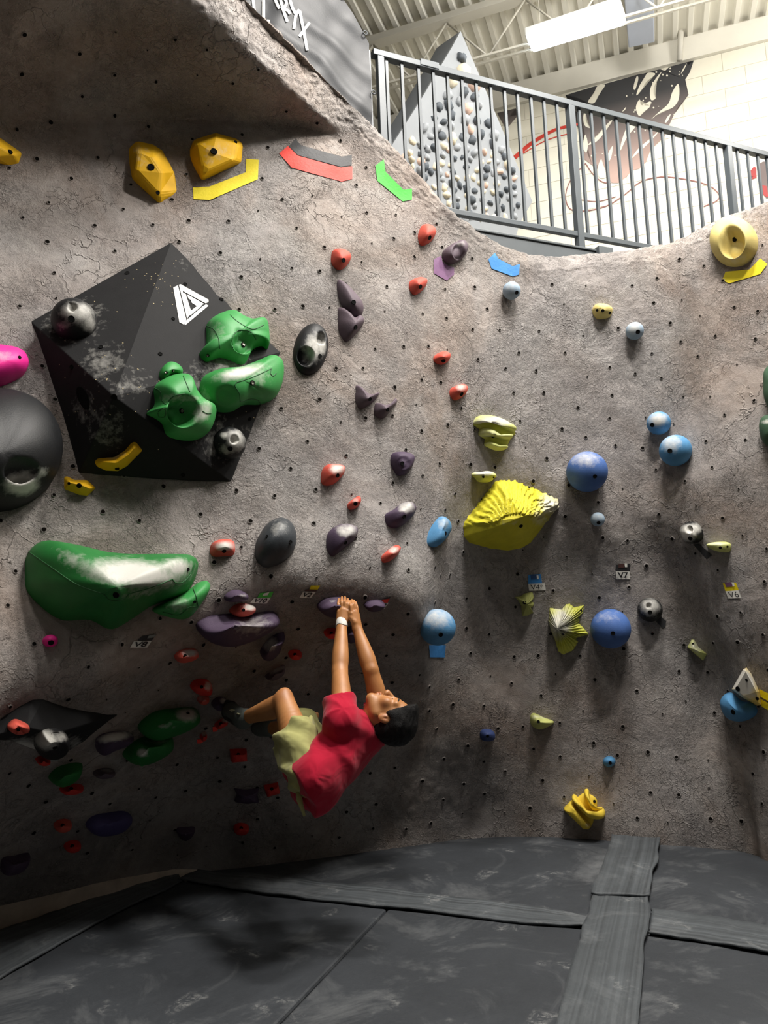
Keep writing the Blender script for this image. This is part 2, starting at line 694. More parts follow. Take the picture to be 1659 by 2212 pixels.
def build_bolt_holes():
    """threaded insert holes scattered over the wall: one joined part"""
    dark = simple('insert_hole_black', (0.008, 0.007, 0.006, 1), 1.0, bump=0, spec=0.0)
    rimm = simple('insert_hole_rim', srgb(150, 140, 130), 0.8, bump=0)
    pts = []
    rs = random.Random(4)
    tries = 0
    cell = {}
    keep = [(1155, 1260, 34), (1345, 1236, 34), (1580, 1277, 36), (565, 1292, 42), (668, 1280, 34), (828, 1303, 30), (308, 1387, 42), (690, 345, 60), (640, 335, 50), (740, 365, 40), (850, 390, 50), (1090, 574, 45), (490, 395, 60), (1610, 590, 50), (950, 1408, 30), (960, 580, 30)]
    while tries < 9000:
        tries += 1
        px, py = rs.uniform(-60, 1720), rs.uniform(60, 1850)
        if any((px - a) ** 2 + (py - b) ** 2 < c * c for a, b, c in keep):
            continue
        d = Vector(unit(ray(px, py)))
        loc, n, i, dist = BV.ray_cast(Vector(CAM), d)
        if loc is None:
            continue
        v = (i // (_NU - 1)) / (_NV - 1) * VT[-1]
        if v > 6.35 or v < 0.6:
            continue
        p = np.array(loc)
        if v > 5.9 and rs.random() > 0.3:
            continue
        ok = True
        key = tuple((p / 0.2).astype(int))
        for a in (-1, 0, 1):
            for b in (-1, 0, 1):
                for c in (-1, 0, 1):
                    for q in cell.get((key[0] + a, key[1] + b, key[2] + c), []):
                        if np.linalg.norm(q - p) < 0.155:
                            ok = False
        if not ok:
            continue
        cell.setdefault(key, []).append(p)
        n = np.array(n)
        if np.dot(n, np.array(d)) > 0:
            n = -n
        pts.append((p, n))
    V, Fc, V2, F2 = [], [], [], []
    for p, n in pts:
        p = p + n * (wall_disp(p[None])[0] + 0.0028)
        s = unit(np.cross(n, (0.2, 0.1, 0.97)))
        u = np.cross(n, s)
        r = rs.uniform(0.0072, 0.0112) if rs.random() < 0.8 else 0.0042
        k0 = len(V)
        K = 10
        for k in range(K):
            t = 2 * math.pi * k / K
            V.append(p + r * (s * math.cos(t) + u * math.sin(t)) * rs.uniform(0.85, 1.1) + n * 0.0015)
        Fc.append(tuple(range(k0, k0 + K)))
        j0 = len(V2)
        for rr, hh in ((r * 0.97, 0.0010), (r * 1.2, 0.0022), (r * 1.7, -0.004)):
            w = rs.uniform(-0.2, 0.2)
            for k in range(K):
                t = 2 * math.pi * k / K
                V2.append(p + rr * (s * math.cos(t + w) + u * math.sin(t + w)) * rs.uniform(0.93, 1.07) + n * hh)
        for a in range(2):
            for k in range(K):
                l = (k + 1) % K
                F2.append((j0 + a * K + k, j0 + a * K + l, j0 + (a + 1) * K + l, j0 + (a + 1) * K + k))
    o = mesh_obj('insert_holes', V, Fc, dark, WALL)
    o['kind'] = 'stuff'
    o['label'] = 'small dark round bolt holes dotted over the wall'
    o2 = mesh_obj('insert_hole_rims', V2, F2, WALL.data.materials[0], WALL, smooth=True)
    o2['kind'] = 'stuff'
    o2['label'] = 'raised cement rims around the bolt holes'


build_bolt_holes()
# ================================================================ FLOOR AND MATS
concrete = simple('sub_floor_concrete', srgb(88, 86, 84), 0.9)
fl = mesh_obj('floor', [(-9, -6, -0.32), (9, -6, -0.32), (9, 14, -0.32), (-9, 14, -0.32)], [(0, 1, 2, 3)], concrete)
tag(fl, 'concrete floor under the mats', kind='structure')


def vinyl(name, col, streak=False, chalk=0.5):
    m, t = newmat(name)
    v = t.coord()
    base = t.ramp(t.noise(v, 2.2, 5, 0.6), [(0.3, tuple(c * 0.8 for c in col[:3]) + (1,)), (0.7, tuple(c * 1.18 for c in col[:3]) + (1,))])
    if streak:                                           # woven bands along the strip
        ac = t.new('ShaderNodeAttribute', attribute_name='across').outputs['Fac']
        cx = t.new('ShaderNodeCombineXYZ')
        t.link(ac, cx.inputs[0])
        base = t.mix(0.55, base, t.ramp(t.noise(cx.outputs[0], 9.0, 2, 0.6), [(0.38, 0.45), (0.62, 1.5)]), 'MULTIPLY')
    dust = t.ramp(t.noise(v, 1.6, 9, 0.72, 0.9), [(0.5, 0.0), (0.78, chalk)])
    base = t.mix(dust, base, srgb(140, 142, 143))
    sm = t.math('MULTIPLY', t.ramp(t.noise(v, 4.3, 3), [(0.60, 0.0), (0.70, 1.0)]), t.ramp(t.noise(v, 22, 8, 0.8, 1.0), [(0.48, 0.0), (0.66, chalk * 0.9)]))
    base = t.mix(sm, base, srgb(196, 196, 192))
    t.link(base, t.b.inputs['Base Color'])
    t.b.inputs['Roughness'].default_value = 0.62
    t.b.inputs['Specular IOR Level'].default_value = 0.35
    b = t.bump(t.noise(v, 9.0, 4), 0.35, 0.02)
    b = t.bump(t.noise(v, 320.0, 2), 0.3, 0.002, b)
    t.link(b, t.b.inputs['Normal'])
    return m


MAT_PAD = vinyl('mat_vinyl_charcoal', srgb(53, 56, 60))
MAT_STRIP = vinyl('mat_strip_webbing', srgb(74, 78, 81), True, chalk=0.5)


def pad(label, px, gap=0.0):
    P = np.array([at_z(x, y, 0.0) for x, y in px])
    c = P.mean(0)
    Q = P + (c - P) * (gap / np.linalg.norm(c - P, axis=1, keepdims=True))
    o = prism('crash_mat', Q, (0, 0, -0.3), MAT_PAD, bev=0.012)
    tag(o, label, 'mat', 'crash mats on the gym floor')
    return o


pad('large charcoal crash mat filling the front left of the floor', [(392, 1900), (838, 1962), (600, 2212), (430, 2420), (-700, 2560), (-420, 2290), (0, 2096)], 0.006)
pad('charcoal crash mat in the front centre between thin seam and wide strip', [(838, 1962), (1330, 2012), (1290, 2260), (1270, 2560), (430, 2420), (600, 2212)], 0.006)
pad('charcoal crash mat at the back, in the climber\'s shadow under the wall', [(420, 1880), (700, 1848), (1040, 1800), (1370, 1808), (1345, 1945), (1330, 2008), (838, 1958), (400, 1896)], 0.006)
pad('charcoal crash mat at the back right, under the yellow fin hold', [(1376, 1808), (1560, 1826), (1760, 1880), (1800, 2066), (1660, 2040), (1345, 2000)], 0.006)
pad('charcoal crash mat cut off by the right front corner', [(1345, 2004), (1660, 2045), (1900, 2090), (2100, 2500), (1280, 2560), (1300, 2260)], 0.006)
pad('narrow charcoal mat along the foot of the left wall', [(386, 1888), (220, 1938), (0, 2006), (-300, 2150), (-500, 2260), (-430, 2296), (0, 2100), (388, 1902)], 0.004)


def strip(label, a, b, n=60, z=0.010, seed=1, flap=True):
    """cover strip: a, b are the two pixel polylines of its long edges"""
    A = np.array([at_z(x, y, 0) for x, y in a])
    B = np.array([at_z(x, y, 0) for x, y in b])

    def rs(Pl):
        L = np.concatenate([[0], np.cumsum(np.linalg.norm(np.diff(Pl, axis=0), axis=1))])
        q = np.linspace(0, L[-1], n)
        return np.stack([np.interp(q, L, Pl[:, k]) for k in range(3)], 1)
    A, B = rs(A), rs(B)
    m = 13
    V, Fc = [], []
    for i in range(n):
        for j in range(m):
            t = j / (m - 1)
            p = A[i] * (1 - t) + B[i] * t
            V.append(p)
    V = np.array(V)
    V[:, 2] = z + 0.006 * vnoise(V * 7.0, seed) + 0.003 * vnoise(V * 23.0, seed + 2)
    edge = np.zeros(len(V))
    edge[0::m] = 1
    edge[m - 1::m] = 1
    V[:, :2] += (edge * 0.012)[:, None] * np.stack([vnoise(V * 6.0, seed + 5), vnoise(V * 6.0, seed + 8)], 1)
    V[:, 2] += edge * 0.004
    for i in range(n - 1):
        for j in range(m - 1):
            k = i * m + j
            Fc.append((k, k + 1, k + m + 1, k + m))
    o = mesh_obj('mat_cover_strip', V, Fc, MAT_STRIP, smooth=True, loc=V.mean(0))
    at = o.data.attributes.new('across', 'FLOAT', 'POINT')
    at.data.foreach_set('value', (np.tile(np.arange(m) / (m - 1), n) + seed).astype(np.float32))
    s = o.modifiers.new('thickness', 'SOLIDIFY')
    s.thickness = 0.012
    s.offset = 0
    tag(o, label, 'mat strip', 'webbing strips over the mat joints')
    return o


strip('long grey strip over the mat joint running across below the climber', [(430, 1884), (620, 1902), (900, 1934), (1180, 1970), (1300, 1986)], [(384, 1903), (500, 1925), (700, 1950), (900, 1972), (1100, 1995), (1290, 2010)], seed=3)
strip('wide grey strip running towards the viewer right of centre', [(1283, 1948), (1262, 2010), (1236, 2100), (1196, 2230), (1150, 2400)], [(1402, 1946), (1404, 1990), (1394, 2070), (1378, 2215), (1360, 2400)], z=0.022, seed=9)
strip('short grey strip under the wall, its end lapped over the wide one', [(1326, 1814), (1310, 1860), (1279, 1947)], [(1428, 1816), (1424, 1860), (1402, 1950)], z=0.034, seed=14)
strip('grey strip over the mat joint leaving by the right frame edge', [(1410, 1972), (1520, 1988), (1660, 2010), (1800, 2036)], [(1404, 2024), (1500, 2038), (1660, 2066), (1800, 2094)], z=0.012, seed=19)
strip('dark strip along the left wall, tapering to the mat corner', [(384, 1890), (220, 1942), (0, 2018), (-300, 2160)], [(392, 1906), (232, 1988), (100, 2060), (0, 2121), (-240, 2260)], z=0.010, seed=25)

# dusty foot of the left wall, its colour lightened for light caught there
V, Fc = [], []
xs = np.linspace(-300, 430, 40)
for k, x in enumerate(xs):
    yb = np.interp(x, [-400, -150, 0, 200, 380, 560], [2250, 2075, 2010, 1948, 1892, 1870])
    hgt = np.interp(x, [-300, 0, 250, 430], [70, 52, 34, 8])
    for y in (yb + 6, yb - hgt * 0.5, yb - hgt):
        p, n = wall_hit(x, y, 0.012 if y > yb - hgt else 0.002)
        V.append(p)
for k in range(len(xs) - 1):
    for j in range(2):
        a = k * 3 + j
        Fc.append((a, a + 3, a + 4, a + 1))
bb = mesh_obj('baseboard_left', V, Fc, simple('dusty_lightened_skirting', srgb(190, 176, 160), 0.9, 0.2, 9, 0.5, 40), smooth=True)
tag(bb, 'dusty skirting along the foot of the left wall, colour lightened for light', kind='structure')

# ================================================================ BACK ROOM
uw = unit(np.array([4.24 - 1.76, 7.39 - 8.27, 0]))
vw = np.array([uw[1], -uw[0], 0])                     # towards the hall
if vw[1] > 0:
    vw = -vw
W0 = np.array([1.76, 8.27, 0.0])
paint = simple('painted_block_cream', srgb(226, 221, 204), 0.75, 0.05, 3.0, 0.25, 60)
mortar = simple('block_joint', srgb(208, 202, 188), 0.9, 0.05, 3.0, 0.2)
cream = simple('painted_fascia', srgb(222, 218, 206), 0.7, 0.04, 3.0, 0.1)


def wpt(u, z, off=0.0):
    return W0 + uw * u + vw * off + np.array([0, 0, z])


wb = prism('wall_back', [wpt(-9, -0.3), wpt(9, -0.3), wpt(9, 7.9), wpt(-9, 7.9)], -vw * 0.2, mortar)
tag(wb, 'cream painted block wall behind the railing', kind='structure')
bw, bh = 0.42, 0.205
bme = None
WT = 7.2
for r in range(15):
    for c in range(0, 11):
        u0 = c * bw + (bw / 2 if r % 2 else 0) - 1.0
        z0 = WT - (r + 1) * bh
        cpt = wpt(u0, z0 + bh / 2, -0.010)
        if bme is None:
            V, Fc = box_geo(np.array([-bw / 2 + 0.0025, 0, 0]), np.array([bw / 2 - 0.0025, 0, 0]), 0.03, bh - 0.005)
            b0 = mesh_obj('block', V, Fc, paint)
            bme = b0.data
            bpy.data.objects.remove(b0)
        o = bpy.data.objects.new('block', bme)
        C.objects.link(o)
        o.parent = wb
        o.location = Vector(cpt) - Vector(wb.location)
        o.rotation_euler = (0, 0, math.atan2(uw[1], uw[0]))
fa = prism('trim_1', [wpt(-9, WT, 0.05), wpt(9, WT, 0.05), wpt(9, 7.46, 0.05), wpt(-9, 7.46, 0.05)], -vw * 0.1, cream)
tag(fa, 'smooth cream fascia between block wall and roof deck', kind='structure')

# roof deck with ribs running square to the back wall
deckm = simple('roof_deck_white', srgb(232, 229, 218), 0.5, 0.04, 2.0, 0.08, 30)
V, Fc = [], []
per = 0.152
prof = [(0, 0.0), (0.045, 0.0), (0.06, 0.045), (0.137, 0.045)]
nper = 110
for side in (0.0, 13.5):
    for k in range(nper):
        for a, hgt in prof:
            V.append(wpt(-8.5 + k * per + a, 7.46 + hgt, side))
n = nper * 4
for i in range(n - 1):
    Fc.append((i, i + 1, n + i + 1, n + i))
ce = mesh_obj('ceiling', V, Fc, deckm)
sd = ce.modifiers.new('thickness', 'SOLIDIFY')
sd.thickness = 0.01
tag(ce, 'white corrugated steel roof deck', kind='structure')

steelw = simple('painted_steel_cream', srgb(208, 204, 192), 0.5, 0.04, 3, 0.05)


def joist(name, label, off):
    root = empty(name, wpt(0, 7.35, off))
    tag(root, label, 'joist', 'steel roof joists')
    bar('top_chord', wpt(-6, 7.40, off), wpt(6, 7.40, off), 0.13, 0.07, steelw, root)
    for s in (-0.045, 0.045):
        bar('bottom_chord', wpt(-6, 6.86, off + s), wpt(6, 6.86, off + s), 0.022, 0.022, steelw, root, bev=0)
    u = -4.5
    while u < 4.4:
        tube('web_rod', [wpt(u, 7.37, off), wpt(u + 0.4, 6.88, off)], 0.011, steelw, root, 6)
        tube('web_rod', [wpt(u + 0.4, 6.88, off), wpt(u + 0.8, 7.37, off)], 0.011, steelw, root, 6)
        u += 0.8
    return root


bpt = at_z(960, 45, 7.4)
joff = float(np.dot(bpt - W0, vw))
joist('roof_joist', 'cream open web roof joist behind the grey pointed board', joff)

# lamp in view
LQ = [at_z(x, y, 6.85) for x, y in ((1140, 78), (1334, 14), (1347, 52), (1153, 110))]
lc = np.mean(LQ, 0)
lamp = empty('ceiling_lamp', lc)
tag(lamp, 'bright white rectangular lamp hanging under the roof deck', 'lamp')
bodym = simple('lamp_housing_white', srgb(230, 230, 228), 0.4, 0.02, 3, 0)
lq2 = [lc + (np.array(q) - lc) * 1.06 + np.array([0, 0, 0.004]) for q in LQ]
prism('housing', lq2, (0, 0, 0.09), bodym, lamp, bev=0.01)
em, t = newmat('lamp_glow_white')
t.b.inputs['Base Color'].default_value = (1, 1, 1, 1)
t.b.inputs['Emission Color'].default_value = (0.86, 0.93, 1.0, 1)
t.b.inputs['Emission Strength'].default_value = 30.0
prism('diffuser', LQ, (0, 0, -0.012), em, lamp)
for f in (0.12, 0.88):
    a = LQ[0] + (LQ[1] - LQ[0]) * f
    b = LQ[3] + (LQ[2] - LQ[3]) * f
    p = (a + b) / 2
    tube('hanger_wire', [p + np.array([0, 0, 0.08]), p + np.array([0, 0, 0.62])], 0.004, steelw, lamp, 6)

# duct box and conduits near the lamp
dq = [at_z(x, y, 7.1) for x, y in ((1346, -30), (1412, -50), (1414, 92), (1358, 104))]
du = prism('air_duct', dq, (0, 0, 0.33), simple('duct_blue_grey', srgb(176, 184, 200), 0.5, 0.05, 3, 0.05), bev=0.01)
tag(du, 'pale blue grey air duct beside the bright lamp', 'duct')
pa, pb = at_y(1473, 26, 7.55), at_y(1468, 130, 7.62)
cd = tube('conduit', [pa, pb], 0.03, steelw)
tag(cd, 'short white vertical conduit dropping from the roof deck', 'pipe')

# platform behind the wall top
PZ = 4.07
railm = simple('railing_steel_grey', srgb(80, 86, 90), 0.42, 0.06, 6, 0.06, 60, metal=0.0, spec=0.4)
beamm = simple('platform_beam_grey', srgb(88, 93, 96), 0.45, 0.08, 5, 0.08)
ZT = 5.3
RA = at_z(812, 111, ZT)
RB = at_z(1659, 332, ZT)
rd = unit(RB - RA)
rn = np.array([-rd[1], rd[0], 0])                      # away from the hall
RLEN = float(np.linalg.norm(RB - RA))


def rpt(s, z, off=0.0):
    return np.array([RA[0], RA[1], 0]) + rd * s + rn * off + np.array([0, 0, z])


plat = empty('platform', rpt(2.0, PZ, 0.5))
tag(plat, 'grey steel edged platform behind the top of the climbing wall', 'platform')
prism('deck', [rpt(-0.1, PZ, 0.06), rpt(4.6, PZ, 0.06), wpt(3.2, PZ, 0.04), wpt(-2.2, PZ, 0.04)], (0, 0, -0.1), simple('platform_deck', srgb(120, 118, 112), 0.8), plat)
bar('edge_beam', rpt(-0.2, PZ - 0.07, -0.01), rpt(1.72, PZ - 0.07, -0.01), 0.06, 0.16, beamm, plat)
bar('edge_beam', rpt(1.80, PZ - 0.09, -0.01), rpt(4.6, PZ - 0.09, -0.01), 0.05, 0.14, beamm, plat)
bar('beam_flange', rpt(-0.2, PZ + 0.022, 0.0), rpt(4.6, PZ + 0.022, 0.0), 0.10, 0.018, beamm, plat)


rail = empty('railing', rpt(1.6, PZ, 0))
tag(rail, 'grey steel railing with upright bars along the platform edge', 'railing')
bar('top_rail', rpt(-0.03, ZT - 0.022), rpt(4.6, ZT - 0.022), 0.055, 0.045, railm, rail)
bar('bottom_rail', rpt(0.0, 4.215), rpt(4.6, 4.215), 0.04, 0.04, railm, rail)


def s_at(px):
    """distance along the rail whose top is seen at this column"""
    lo, hi = -0.3, 4.5
    for _ in range(40):
        mid = (lo + hi) / 2
        q = RM.T @ (rpt(mid, ZT - 0.05) - CAM)
        x = W / 2 + F * q[0] / -q[2]
        lo, hi = (mid, hi) if x < px else (lo, mid)
    return lo


bar('end_bracket', rpt(s_at(1256), PZ - 0.055, -0.03), rpt(s_at(1286), PZ - 0.055, -0.03), 0.10, 0.20, beamm, plat)
V, Fc = box_geo((0, 0, 4.225), (0, 0, ZT - 0.04), 0.02, 0.02, up=(0, 1, 0))
bal = None
rang = math.atan2(rd[1], rd[0])
bxs = [834, 867, 903, 935, 966, 997, 1028, 1059, 1089, 1117, 1146, 1174, 1202, 1250, 1276, 1303, 1330, 1355, 1380, 1405, 1430, 1453, 1478, 1501, 1523, 1546, 1592, 1614, 1636, 1656]
for x in bxs:
    if bal is None:
        b0 = mesh_obj('baluster', V, Fc, railm)
        bal = b0.data
        bpy.data.objects.remove(b0)
    o = bpy.data.objects.new('baluster', bal)
    C.objects.link(o)
    o.parent = rail
    s = s_at(x)
    p = rpt(s, 0)
    o.location = Vector(p) - Vector(rail.location)
    o.rotation_euler = (0, 0, rang)
for x, w in ((820, 0.05), (1231, 0.055), (1571, 0.055)):
    s = s_at(x)
    bar('post', rpt(s, PZ - 0.16), rpt(s, ZT - 0.04), w, w, railm, rail, up=(rn[0], rn[1], 0))
# corner post the banner is laced to
bar('post', rpt(-0.075, PZ - 0.3), rpt(-0.075, ZT - 0.02), 0.05, 0.05, railm, rail, up=(rn[0], rn[1], 0))
bar('splice_plate', rpt(s_at(905), ZT - 0.012), rpt(s_at(945), ZT - 0.012), 0.066, 0.05, railm, rail)

# ---------------------------------------------------------------- banner
BT = at_y(796, 96, RA[1] - 0.06)
B2 = at_y(650, 100, BT[1] - 0.22)
bd = unit(np.array([B2[0] - BT[0], B2[1] - BT[1], 0]))
bn = np.array([bd[1], -bd[0], 0])
if np.dot(bn, CAM - BT) < 0:
    bn = -bn
BL = 1.3
banm = simple('banner_vinyl_charcoal', srgb(46, 48, 51), 0.5, 0.08, 4, 0.1, 90, spec=0.3)
_t = on_plane(746, 0, BT, bn)                          # the top edge climbs away from the post
rise = (_t[2] - BT[2]) / np.dot(_t - BT, bd)
V, Fc = [], []
nu, nv = 110, 60
for j in range(nv):
    for i in range(nu):
        a, b = i / (nu - 1), j / (nv - 1)
        sag = 0.05 * math.sin(math.pi * min(1, a * 2.2 % 1.0)) * b
        V.append(BT + bd * BL * a + np.array([0, 0, rise * BL * a - 1.15 * (1 - b) * (1 + 0.8 * a) - sag]))
V = np.array(V)
aa = (V - BT) @ bd
zz = V[:, 2] - BT[2]
fold = np.abs(np.sin(9 * aa + 5.0 * zz + 1.5 * vnoise(V * 2.2, 3))) ** 3
fold2 = np.abs(np.sin(6 * aa - 11 * zz + 2.0 * vnoise(V * 2.6, 5))) ** 4
D = 0.014 * fold + 0.010 * fold2 + 0.012 * fbm(V * 3.5, 3, 8)
V = V + bn * D[:, None]
ban = mesh_obj('banner', V, grid_faces(nu, nv).tolist(), banm, smooth=True, loc=V.mean(0))
tag(ban, 'creased charcoal vinyl banner with white lettering beside the railing', 'banner')
white = simple('lettering_white', srgb(226, 226, 222), 0.5, 0.02, 3, 0)
BVB = BVHTree.FromPolygons([tuple(v) for v in V], grid_faces(nu, nv).tolist())


def stroke(px, wd, name='letter'):
    P = np.array(px, float)
    L = np.concatenate([[0], np.cumsum(np.linalg.norm(np.diff(P, axis=0), axis=1))])
    q = np.linspace(0, L[-1], max(6, int(L[-1] / 5)))
    P = np.stack([np.interp(q, L, P[:, k]) for k in range(2)], 1)
    d = np.gradient(P, axis=0)
    d /= np.linalg.norm(d, axis=1, keepdims=True) + 1e-9
    nn = np.stack([-d[:, 1], d[:, 0]], 1)
    Vs, Fs = [], []
    for i in range(len(P)):
        for s in (-1, 1):
            x, y = P[i] + nn[i] * s * wd / 2
            loc, n_, ii, ds = BVB.ray_cast(Vector(CAM), Vector(unit(ray(x, y))))
            if loc is None:
                loc = Vector(on_plane(x, y, BT, bn))
            Vs.append(np.array(loc) + bn * 0.006)
    for i in range(len(P) - 1):
        Fs.append((2 * i, 2 * i + 1, 2 * i + 3, 2 * i + 2))
    return Vs, Fs


def letter(strokes, wd=6.0):
    V, Fc = [], []
    for s in strokes:
        a, b = stroke(s, wd)
        k = len(V)
        V += a
        Fc += [tuple(i + k for i in f) for f in b]
    o = mesh_obj('letter', V, Fc, white, ban, loc=np.mean(V, 0))
    return o


letter([[(647, 25), (655, 66), (663, 110)], [(668, 50), (646, 80)]])                                   # X
letter([[(624, -6), (630, 16), (637, 30)], [(646, 22), (638, 34), (634, 64)]])                          # Y
letter([[(603, -8), (611, 22), (620, 48)], [(603, -8), (617, 0), (618, 12), (611, 20)], [(612, 20), (622, 24), (626, 32)]])   # R
letter([[(590, -10), (596, 6), (603, 20)], [(582, -8), (590, -10)]])
letter([[(524, -2), (530, 16), (540, 28), (549, 24), (546, 0), (538, -14)]])                           # U
letter([[(569, 2), (569, 48), (577, 58), (580, 44)]])
letter([[(594, 78), (603, 74), (610, 84), (614, 98)]])
for q in ((785, 77), (803, 205), (740, -4)):
    p = on_plane(q[0], q[1], BT, bn) + bn * 0.03
    s = unit(np.cross(bn, (0, 0, 1)))
    ring = [p + 0.014 * (s * math.cos(a) + np.array([0, 0, 1]) * math.sin(a)) for a in np.linspace(0, 2 * math.pi, 12, endpoint=False)]
    tube('eyelet', ring, 0.004, railm, ban, 6, True)

# ---------------------------------------------------------------- pointed training board with its holds
BN = unit([0.50, -0.80, -0.22])
BP = at_y(1000, 420, 6.7)
facepx = [(995, 67), (1034, 159), (1100, 315), (1150, 435), (1123, 482), (1100, 560), (830, 560), (800, 420), (849, 310), (910, 214), (979, 97)]
FPl = np.array([on_plane(x, y, BP, BN) for x, y in facepx])
bgrey = simple('board_paint_grey', srgb(146, 150, 154), 0.6, 0.05, 3, 0.1)
bdark = simple('board_side_shaded_grey', srgb(104, 109, 114), 0.6, 0.05, 3, 0.1)  # darker copy of the board grey: shade on the side put into colour
board = empty('training_board', FPl.mean(0))
tag(board, 'tall grey pointed training board behind the railing bars', 'board')
prism('front_panel', FPl, -BN * 0.03, bgrey, board)
prism('side_frame', [p - BN * 0.031 for p in FPl], -BN * 0.34, bdark, board)
bu = unit(np.cross((0, 0, 1), BN))
bv = np.cross(BN, bu)


def pebble(P, r, asp, rot, hgt, seed):
    V, Fc = [], []
    K, M = 12, 6
    rs = np.random.RandomState(seed)
    jag = 1 + 0.22 * rs.uniform(-1, 1, K)
    for j in range(M):
        a = (j / (M - 1)) * math.pi / 2
        for k in range(K):
            t = 2 * math.pi * k / K
            x = math.cos(t) * r * jag[k] * math.cos(a) ** 0.8 + 0.25 * r * math.sin(a)
            y = math.sin(t) * r * asp * jag[k] * math.cos(a) ** 0.8
            c, s = math.cos(rot), math.sin(rot)
            q = bu * (c * x - s * y) + bv * (s * x + c * y)
            V.append(np.asarray(P) + q + BN * (hgt * math.sin(a) - 0.004))
    for j in range(M - 1):
        for k in range(K):
            l = (k + 1) % K
            Fc.append((j * K + k, j * K + l, (j + 1) * K + l, (j + 1) * K + k))
    return V, Fc


def inpoly(x, y, poly):
    c = False
    n = len(poly)
    for i in range(n):
        x1, y1 = poly[i]
        x2, y2 = poly[(i + 1) % n]
        if (y1 > y) != (y2 > y) and x < (x2 - x1) * (y - y1) / (y2 - y1) + x1:
            c = not c
    return c


peb = [simple('pebble_cream', srgb(214, 204, 180), 0.7), simple('pebble_slate', srgb(84, 90, 96), 0.7), simple('pebble_grey', srgb(150, 154, 158), 0.7), simple('pebble_pink', srgb(214, 182, 165), 0.7)]
plab = ['small cream climbing hold bolted to the grey pointed board', 'small slate grey climbing hold bolted to the grey pointed board', 'small pale grey climbing hold bolted to the grey pointed board', 'small pinkish climbing hold bolted to the grey pointed board']
rs = random.Random(21)
pts = []
inner = [(1000, 120), (1026, 175), (1086, 320), (1134, 436), (1110, 480), (860, 480), (868, 330), (920, 260), (985, 150)]
tries = 0
while len(pts) < 150 and tries < 9000:
    tries += 1
    x, y = rs.uniform(860, 1140), rs.uniform(115, 485)
    if not inpoly(x, y, inner):
        continue
    mind = 26 if y < 200 else (19 if y < 320 else 14.5)
    if any((x - a) ** 2 + (y - b) ** 2 < mind ** 2 for a, b, _ in pts):
        continue
    pts.append((x, y, mind))
kinds = [peb[0]] * 1
for k, (x, y, md) in enumerate(pts):
    P = on_plane(x, y, BP, BN)
    kind = rs.choice([0, 0, 1, 1, 1, 2, 2, 3])
    r = 0.043 * md / 17 * rs.uniform(0.75, 1.15)
    Vp, Fp = pebble(P, r, rs.uniform(0.6, 1.0), rs.uniform(0, 3.1), r * rs.uniform(0.7, 1.2), k)
    o = mesh_obj('board_hold', Vp, Fp, peb[kind], smooth=True, loc=P)
    tag(o, plab[kind], 'climbing hold', ['cream', 'slate', 'pale grey', 'pinkish'][kind] + ' holds on the training board')

# ---------------------------------------------------------------- mural painted on the back wall
MW = W0 + vw * 0.009


def flat(name, px, mat, parent, off=0.0, smooth=False):
    P = smooth_poly(np.array(px, float), 60) if smooth else np.array(px, float)
    Pw = [on_plane(x, y, MW + vw * off, vw) for x, y in P]
    bm = bmesh.new()
    vs = [bm.verts.new(tuple(p)) for p in Pw]
    f = bm.faces.new(vs)
    bmesh.ops.triangulate(bm, faces=[f])
    bm.verts.index_update()
    V = [tuple(v.co) for v in bm.verts]
    Fc = [[v.index for v in f.verts] for f in bm.faces]
    bm.free()
    return mesh_obj(name, V, Fc, mat, parent, loc=np.mean(V, 0))


def mz(pts):                                            # crop pixels -> photo pixels
    return [(1180 + x / 4.879, 100 + y / 4.879) for x, y in pts]


mural = empty('wall_mural', on_plane(1330, 280, MW, vw))
tag(mural, 'black and brown splashed wing shape with red line painted on the block wall', 'mural')
mblack, t = newmat('mural_paint_black')
gz = t.new('ShaderNodeSeparateXYZ')
t.link(t.coord('Object'), gz.inputs[0])
t.link(t.ramp(t.math('ADD', t.math('MULTIPLY', gz.outputs['Z'], 0.55), 0.5), [(0.15, srgb(190, 160, 148)), (0.42, srgb(120, 108, 104)), (0.62, srgb(52, 52, 54))]), t.b.inputs['Base Color'])
t.b.inputs['Roughness'].default_value = 0.7
mwhite = simple('mural_paint_cream', srgb(226, 221, 204), 0.75, 0.03, 3, 0)
mred = simple('mural_paint_red', srgb(205, 62, 48), 0.7, 0.05, 3, 0)
mline = simple('mural_line_brown', srgb(140, 95, 90), 0.7, 0.05, 3, 0)
flat('painted_shape', mz([(205, 515), (365, 465), (480, 430), (620, 395), (960, 300), (1080, 275), (1200, 240), (1240, 270), (1300, 215), (1480, 168), (1500, 200), (1555, 150), (1515, 270), (1465, 350), (1470, 420), (1500, 510), (1390, 640), (1345, 720), (1300, 820), (1240, 960), (1100, 1090), (1050, 1220), (980, 1290), (900, 1310), (850, 1370), (760, 1440), (690, 1440), (640, 1370), (600, 1250), (480, 1250), (400, 1190), (380, 1000), (365, 800), (370, 680), (430, 590), (320, 540)]), mblack, mural)
